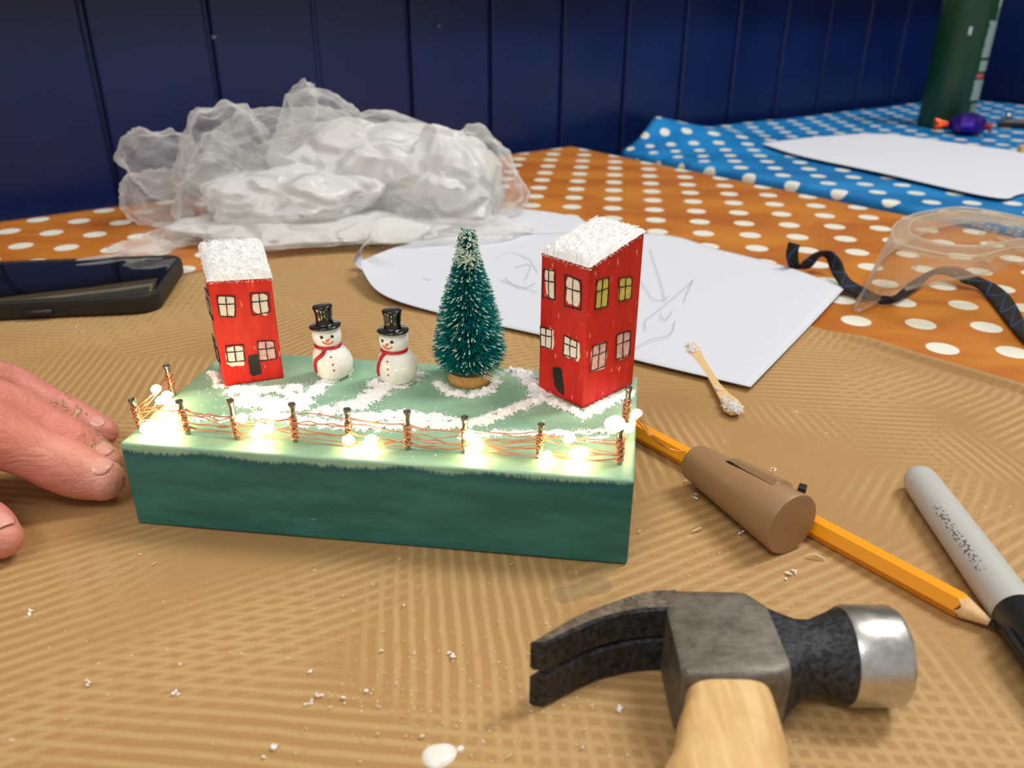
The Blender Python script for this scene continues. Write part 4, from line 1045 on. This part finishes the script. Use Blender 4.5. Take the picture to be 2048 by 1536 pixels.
mb = MB(); mb.loft([[p - up for p in O_], [p + up for p in O_], [p + up * 1.3 for p in I_], [p - up for p in I_], [p - up for p in O_]], caps=False); mb.build('lens_rim', M_CLR2, gg, auto=40)
mb = MB(); mb.tube([p + up for p in O_ + [O_[0]]], .55, 6, caps=False); mb.build('outer_edge_glint', M_GLINT, gg, smooth=True)  # added tube, paler than the rim: its outer edge highlight as geometry
mb = MB(); mb.tube([p + up * 1.3 for p in I_ + [I_[0]]], .6, 6, caps=False); mb.build('inner_edge_glint', M_GLINT, gg, smooth=True)  # inner edge highlight, likewise put in as a pale tube
mb = MB(); ctr = sum(I_, Vector()) / N_
V = [p for p in I_] + [I_[i] * .5 + ctr * .5 + Vector((0, 0, 1)) for i in range(N_)] + [ctr + Vector((0, 0, 1.4))]
F = [(i, (i + 1) % N_, N_ + (i + 1) % N_, N_ + i) for i in range(N_)] + [(N_ + i, N_ + (i + 1) % N_, 2 * N_) for i in range(N_)]
mb.add(V, F); mb.build('lens', M_LENS, gg, smooth=True)
for x, y, z in ((1950, 448, 42), (1962, 452, 42), (1975, 458, 42), (1990, 462, 42), (2020, 462, 42), (2035, 468, 42), (1965, 470, 41), (1980, 488, 39)):
    mb = MB(); P = W(x, y, z - 1); mb.lathe([(1.6, -1), (1.6, 1.6), (1.0, 2.1), (.1, 2.2)], 12, P); mb.build('vent_stud', M_CLR2, gg, smooth=True)
mb = MB(); P = W(1830, 515, 30); mb.add([P, P + Vector((5, 0, 4)), P + Vector((-1, -2, -14)), P + Vector((3, 3, 2))], [(0, 1, 2), (1, 3, 2), (3, 0, 2), (0, 3, 1)]); mb.build('strap_hook', M_CLR2, gg)

# ================================================================== things on the blue cloth
P = W(1887, 252, 0.5)
cn = empty('spray_can', P, 'tall dark green can with white and red label print on the blue cloth', 'can')
rc = 33
t = NT('can_paint'); MG = t.done(t.bsdf(t.mix(t.noise(t.coord('Object'), 8, 2), rgb(14, 54, 28), rgb(20, 64, 36)), .35))
mb = MB(); mb.lathe([(1, .3), (rc - 4, .3), (rc - 1, 1.5), (rc, 4), (rc, 200), (rc - 2, 206), (rc - 9, 216), (14, 220), (.1, 220)], 48, P); mb.build('body', MG, cn, auto=40)
mb = MB(); mb.lathe([(14, 219), (17, 221), (17, 240), (15, 244), (.1, 244)], 32, P); mb.build('cap', plain('green_cap', rgb(20, 60, 34), .4), cn, auto=40)
mb = MB(); tocam = math.atan2(-P.y, -P.x)
def cy(a, z, off=.15): return P + Vector(((rc + off) * math.cos(a), (rc + off) * math.sin(a), z))
def patch(a0, a1, z0_, z1_, m):
    n = 8; V = [cy(a0 + (a1 - a0) * k / n, z) for z in (z0_, z1_) for k in range(n + 1)]
    mb.add(V, [(k, k + 1, n + 2 + k, n + 1 + k) for k in range(n)], m)
ed = tocam + 1.32
random.seed(5)
patch(ed - .18, ed + .12, 168, 188, 1); patch(ed - .16, ed + .08, 142, 160, 0)
for z in (130, 134, 138): patch(ed - .12, ed + .12, z, z + 2, 0)
for z in np.arange(86, 128, 2.1): patch(ed - .44 - random.random() * .06, ed + .25, z, z + 1.5, 0)
for z in np.arange(70, 82, 2.1): patch(ed - .46, ed + .2, z, z + 1.6, 0)
patch(ed - .5, ed - .05, 62, 67, 3)
for z in np.arange(36, 60, 2.0): patch(ed - .5 - random.random() * .05, ed + .2, z, z + 1.5, 0)
for z in np.arange(8, 32, 2.4): patch(ed - .42, ed + .1, z, z + 1.2, 0)
patch(tocam + .12, tocam + .22, 112, 121, 2)
pm = [plain('white_print', rgb(170, 186, 178), .5), plain('red_print', rgb(210, 92, 80), .5), plain('white_chip', rgb(190, 205, 196), .5)]; pm.append(pm[1])
for k_, nm_ in enumerate(('printed_text', 'red_print', 'paint_chip', 'red_print')):
    m2 = MB(); fs = [f for f, m_i in zip(mb.F, mb.mi) if m_i == k_]; used = sorted({i for f in fs for i in f}); mp_ = {v_: i for i, v_ in enumerate(used)}
    m2.add([mb.V[i] for i in used], [tuple(mp_[i] for i in f) for f in fs]); m2.build(nm_, pm[k_], cn)
# sweet in a purple wrapper
P = W(1930, 266, 2)
sw = empty('wrapped_sweet', P, 'purple foil-wrapped sweet with orange twisted ends beside the green can', 'sweet')
M_PUR = plain('purple_foil', rgb(60, 30, 140), .22, .7, bump=.5, bs=120, bd=.002); M_ORF = plain('orange_foil', rgb(226, 84, 40), .2, .7, bump=.6, bs=200, bd=.002)
mb = MB(); dirw = Vector((.95, -.3, 0)); sd = Vector((.3, .95, 0)); rings = []
for x, ry, rz in ((-22, 3, 3), (-18, 10, 6), (-9, 17, 12), (4, 17, 13), (14, 15, 11), (20, 9, 6), (23, 3, 2)):
    rings.append([P + dirw * x + Vector((0, 0, 10)) + sd * (ry * math.cos(2 * PI * k / 16)) * (1 + .2 * random.uniform(-1, 1)) + Vector((0, 0, rz * math.sin(2 * PI * k / 16) * (1 + .2 * random.uniform(-1, 1)))) for k in range(16)])
mb.loft(rings); mb.build('wrapper', M_PUR, sw, auto=20)
for sg, x0_ in ((-1, -20), (1, 20)):
    mb = MB(); A = P + dirw * x0_ + Vector((0, 0, 9)); n = 18
    R0 = [A + sd * 2.5 * math.cos(2 * PI * k / n) + Vector((0, 0, 2.5 * math.sin(2 * PI * k / n))) for k in range(n)]
    R1 = [A + dirw * sg * ((15 if sg < 0 else 7) + (3 if k % 2 else -2)) + sd * (11 if sg < 0 else 7) * math.cos(2 * PI * k / n) * (1.15 if k % 2 else .8) + Vector((0, 0, -1 + 7.5 * math.sin(2 * PI * k / n) * (1.1 if k % 2 else .7))) for k in range(n)]
    mb.loft([R0, R1], caps=False); mb.build('twisted_end', M_ORF, sw)
# pen at the right edge
A = W(2003, 247, 5); B = W(2150, 252, 5); mb = MB()
pn = empty('pen', (A + B) / 2 - Vector((0, 0, 4.5)), 'thick black pen with a silver clip on the blue cloth behind the paper', 'pen')
mb.tube([A - Vector((6, 0, 0)), A, A + (B - A) * .1, B], [2.2, 5.5, 6, 6], 20); mb.build('barrel', plain('black_pen', rgb(24, 24, 24), .4), pn, auto=35)
mb = MB(); mb.lathe([(.1, -4), (3, -3), (4, 0), (3, 3), (.1, 4)], 16, A + Vector((8, 3, 9)), (1, 0, 0)); mb.build('silver_clip', M_POL, pn, smooth=True)
# wood offcut by the paper at the frame's edge
mb = MB(); P = W(2052, 304, 3); mb.box((P.x + 14, P.y, 6.0), 40, 14, 6, rot=-.25)
tag(mb.build('wood_offcut', plain('pine', rgb(206, 172, 110), .6), bevel=.5), 'small pale wood offcut lying across the paper on the blue cloth', 'wood')

# ================================================================== crumpled translucent bag
def m_bag(name, op, edge, col=rgb(250, 250, 248)):
    t = NT(name); lw = t.n('LayerWeight', {0: .45}).outputs[1]
    v = t.coord('Object')
    vo = t.n('TexVoronoi', {'Vector': t.coord('Object', (1, 1, 1.3)), 'Scale': 26.0}, feature='DISTANCE_TO_EDGE').outputs[0]
    nz = t.noise(v, 16, 3, .5, .8)
    bmp = t.bump(t.math('ADD', t.math('MULTIPLY', t.step(vo, 0, .25), 1.0), nz), .8, .006)
    df = t.n('BsdfDiffuse', {0: col, 'Normal': bmp}).outputs[0]; tl = t.n('BsdfTranslucent', {0: col, 'Normal': bmp}).outputs[0]
    gl = t.n('BsdfGlossy', {0: (1, 1, 1, 1), 'Roughness': .35, 'Normal': bmp}).outputs[0]
    a_ = t.n('MixShader', {0: .45, 1: df, 2: tl}).outputs[0]; a_ = t.n('MixShader', {0: .03, 1: a_, 2: gl}).outputs[0]
    f = t.math('ADD', t.math('MULTIPLY_ADD', nz, .3, op - .15), t.math('MULTIPLY', t.math('POWER', lw, 2.0), edge), None, True)
    return t.done(t.n('MixShader', {0: f, 1: t.n('BsdfTransparent').outputs[0], 2: a_}).outputs[0])
M_BAGT = m_bag('thin_bag_film', .2, .5); M_BAGM = m_bag('bag_film_layers', 1.1, .4)
mb = MB(); random.seed(3)
BY = 600.0
def puff(px, py, rx, ry, rot, dy, dep, mat, seed, K=26, sub=5, sharp=1.0):
    # faceted pillow: radius cut by random planes, so ridges run between flat panels like crumpled film
    y = BY + dy; d = ray(px, py); t = y / d.y; P = Vector((0, 0, EYE)) + d * t
    k = (P - Vector((0, 0, EYE))).dot(CD) / FPX
    rnd = random.Random(seed * 17.3); pl = []
    for i in range(K):
        zz = 1 - 2 * (i + .5) / K; a = i * 2.39996 + rnd.uniform(-.5, .5); rr = math.sqrt(1 - zz * zz)
        pl.append((Vector((rr * math.cos(a), rr * math.sin(a), zz + rnd.uniform(-.2, .2))).normalized(), rnd.uniform(.78, 1.0)))
    bm = bmesh.new(); bmesh.ops.create_icosphere(bm, subdivisions=sub, radius=1.0)
    R = Matrix.Rotation(rot, 3, 'Y'); V = []
    for v in bm.verts:
        n = v.co.normalized()
        q = n + Vector((noise.noise(n * 1.7 + Vector((seed, 0, 0))), noise.noise(n * 1.7 + Vector((0, seed, 0))), noise.noise(n * 1.7 + Vector((0, 0, seed))))) * .35
        q.normalize()
        c = min(dd / max(.15, q.dot(m)) for m, dd in pl)
        c = min(c, 1.25) * (1 + .10 * noise.noise(n * 3.0 + Vector((seed, 5, 1))) - .10 * sharp * abs(noise.noise(n * 4.0 + Vector((1, seed, 1)))))
        w_ = R @ (Vector((n.x * rx * k, n.y * dep, n.z * ry * k)) * c); p = P + w_
        lo = 6.4 if p.x > -150 else 2.4
        if p.z < lo: p.z = lo + random.random() * .3
        V.append(p)
    F = [tuple(x.index for x in f.verts) for f in bm.faces]; bm.free(); mb.add(V, F, mat)
puff(752, 368, 285, 140, .1, 40, 70, 1, 1.0, 60, 6)
puff(590, 400, 200, 78, 0, -10, 50, 1, 2.0, 34, 5)
puff(640, 452, 290, 34, .02, -30, 60, 1, 4.1, 40, 5)
puff(850, 448, 200, 16, .03, -30, 50, 0, 4.9, 24, 5)
puff(895, 365, 125, 100, .3, 10, 50, 1, 21.0, 30, 5)
puff(330, 330, 72, 62, .5, 30, 34, 0, 5.3, 9)
puff(322, 402, 64, 62, -.2, 10, 36, 0, 6.4, 10)
puff(450, 320, 96, 104, .45, 20, 40, 0, 7.7, 12)
puff(445, 345, 70, 66, .45, 16, 24, 0, 7.9, 8)
puff(430, 410, 70, 86, .15, -10, 40, 0, 8.8, 14)
puff(530, 285, 120, 58, -.1, 40, 36, 0, 9.9, 12)
puff(594, 245, 32, 76, .4, 30, 24, 0, 11.3, 8, 4)
puff(650, 232, 66, 42, .25, 36, 24, 0, 12.1, 8, 4)
puff(640, 280, 84, 62, 0, 40, 30, 0, 12.9, 12, 4)
puff(800, 268, 104, 34, .3, 60, 34, 0, 13.7, 12, 4)
puff(970, 352, 66, 92, -.5, 30, 36, 0, 14.2, 12)
puff(380, 468, 90, 26, -.2, -40, 30, 0, 15.5, 12, 4)
puff(300, 498, 70, 11, -.1, -60, 20, 0, 16.5, 12, 4)
tail = catmull([W(330, 490, 8), W(280, 502, 9), W(220, 510, 12.5), W(150, 515, 13.5)], 6)
mb.tube([p for p in tail], [11, 10.5, 10, 9.5, 9, 8.5, 8, 7.5, 7, 6.5, 6, 5.5, 5, 4.5, 4, 3.5, 3, 2.6, 2.2][:len(tail)], 9, 0)
for v in mb.V[-9 * len(tail):]: v.z = max(12.0 if v.x < -150 and v.y < 485 else 1.2, 8 + (v.z - 8) * .35)
o = mb.build('plastic_bag', [M_BAGT, M_BAGM], smooth=True); tag(o, 'crumpled translucent white plastic bag heaped in front of the blue wall', 'bag')

# ================================================================== hand of the person holding the block steady
def m_skin():
    t = NT('skin'); v = t.coord('Object'); a_ = t.noise(v, 45, 4, .6); b_ = t.noise(v, 16, 2)
    c = t.mix(t.step(a_, .3, .7), rgb(212, 146, 128), rgb(228, 170, 150)); c = t.mix(t.math('MULTIPLY', t.step(b_, .45, .65), .5), c, rgb(202, 104, 98))
    fl = t.step(t.math('ADD', t.noise(v, 55, 2, .5), t.math('MULTIPLY', t.math('SUBTRACT', t.noise(v, 420, 3, .7), .5), .5)), .66, .70)
    c = t.mix(t.math('MULTIPLY', fl, .8), c, rgb(206, 176, 124))
    h = t.math('ADD', t.math('MULTIPLY', t.noise(t.coord('Object', (.5, 1, 1)), 170, 4, .65, 1.5), 1.2), t.math('MULTIPLY', fl, 1.0))
    return t.done(t.bsdf(c, .42, 0, t.bump(h, .9, .0008), Subsurface_Weight=.18, Subsurface_Radius=(1, .35, .2), Subsurface_Scale=.003, Specular_IOR_Level=.4))
M_SKIN = m_skin()
hp = empty('person', W(-200, 830, 1.0), 'bare left hand of a person with dusty fingers steadying the green block', 'person')
hd = MB()
def limb(pts, n=20):
    c_ = catmull([Vector((*W(x, y, z)[:2], z)) for x, y, z, r in pts], 6); rs = catmull([Vector((r, 0, 0)) for *_, r in pts], 6); rs = [v.x for v in rs]
    # round both ends
    a0 = (c_[0] - c_[1]).normalized(); a1 = (c_[-1] - c_[-2]).normalized()
    pre = [(c_[0] + a0 * rs[0] * math.sin(t), rs[0] * math.cos(t)) for t in (1.5, 1.2, .8, .4)]
    post = [(c_[-1] + a1 * rs[-1] * math.sin(t), rs[-1] * math.cos(t)) for t in (.4, .8, 1.2, 1.5)]
    al = pre + list(zip(c_, rs)) + post
    hd.tube([p for p, r in al], [r for p, r in al], n); return c_, rs
# knuckle bumps come from the radii; points run palm -> fingertip
fA = limb([(-230, 800, 34, 11), (-90, 752, 36, 8.8), (15, 768, 27, 7.6), (90, 806, 19, 6.8), (120, 820, 16, 7.0), (165, 844, 11, 6.6), (208, 864, 7.6, 5.4)])
fB = limb([(-230, 840, 36, 12), (-90, 800, 38, 9.6), (20, 818, 30, 8.4), (95, 858, 21, 7.4), (130, 874, 18, 7.6), (175, 900, 12, 7.0), (212, 922, 8.6, 5.8)])
fC = limb([(-230, 890, 36, 12), (-90, 856, 36, 11.0), (10, 878, 28, 10.2), (80, 911, 20.5, 8.9), (115, 926, 17, 9.3), (165, 947, 12, 8.9), (206, 960, 9.6, 7.2)])
fD = limb([(-300, 770, 28, 10), (-190, 735, 24, 7.6), (-120, 742, 16, 6.4), (-70, 752, 11, 6.0), (-40, 762, 7.5, 5.0)])
th = limb([(-420, 930, 24, 14), (-250, 960, 22, 11.5), (-120, 1004, 18, 9.6), (-62, 1034, 14, 8.2), (-24, 1056, 10, 8.0), (2, 1076, 8.6, 6.4)])
# palm, wrist and forearm leave the frame to the left
def ell(c_, rx, ry, rz, ang=0):
    n = 24; c_ = Vector(c_); rings = []
    for i in range(1, 16):
        th_ = PI * i / 16; rings.append([c_ + Matrix.Rotation(ang, 3, 'Z') @ Vector((rx * math.cos(th_), ry * math.sin(th_) * math.cos(2 * PI * j / n), rz * math.sin(th_) * math.sin(2 * PI * j / n))) for j in range(n)])
    hd.loft(rings)
pc = W(-330, 830, 26); ell((pc.x - 6, pc.y, 27), 44, 40, 16, -.1); ell((pc.x - 30, pc.y - 8, 25), 40, 34, 18, -.1)
wr = Vector((pc.x - 60, pc.y - 6, 28)); hd.tube([wr + Vector((10, 0, 0)), wr + Vector((-20, -6, 1)), wr + Vector((-90, -30, 8)), wr + Vector((-220, -70, 14))], [25, 26, 33, 40], 28)
hand = hd.build('hand', M_SKIN, hp, smooth=True)
for v in hand.data.vertices:   # flatten where flesh meets the paper
    zmin = (KZ + .15 - wloc(hp).z) * S
    if v.co.z < zmin: v.co.z = zmin
rm = hand.modifiers.new('remesh', 'REMESH'); rm.mode = 'VOXEL'; rm.voxel_size = .9 * S; rm.use_smooth_shade = True
sm = hand.modifiers.new('smooth', 'SMOOTH'); sm.factor = .5; sm.iterations = 6
M_NAILK = plain('fingernail', rgb(222, 164, 150), .3, Coat_Weight=.2)
def fnail(center, ax, upv, w_, l_, off):
    ax = ax.normalized(); sd_ = ax.cross(upv).normalized(); up_ = sd_.cross(ax).normalized(); V = []; n = 10; m_ = 10
    for i in range(n + 1):
        for j in range(m_ + 1):
            u = i / n * 2 - 1; v = j / m_ * 2 - 1
            wv = w_ * (1 - .12 * max(0, u) ** 2 - .35 * max(0, -u) ** 4 - .25 * max(0, u) ** 4)
            a = v * 1.0; x = math.sin(a) * wv / math.sin(1.0)
            V.append(center + ax * (u * l_ * (1 - .12 * v * v)) + sd_ * x + up_ * (off + (math.cos(a) - 1) * wv * 1.0 + (-.5 * u * u if u > 0 else -.3 * u * u)))
    F = [(i * (m_ + 1) + j, i * (m_ + 1) + j + 1, (i + 1) * (m_ + 1) + j + 1, (i + 1) * (m_ + 1) + j) for i in range(n) for j in range(m_)]
    o = obj('fingernail', V, F, M_NAILK, hand, smooth=True); md = o.modifiers.new('thick', 'SOLIDIFY'); md.thickness = .3 * S; md.offset = -1
for (c_, rs), up_, w_, l_ in ((fA, Vector((.2, -.45, 1)), 3.4, 4.6), (fB, Vector((.25, -.15, 1)), 3.9, 5.2), (fC, Vector((.15, -.15, 1)), 4.5, 5.8), (th, Vector((.1, .1, 1)), 4.6, 6)):
    i = len(c_) - 4; ax = (c_[-1] - c_[-5]); fnail(c_[i], ax, up_, w_, l_, rs[i] - .05)
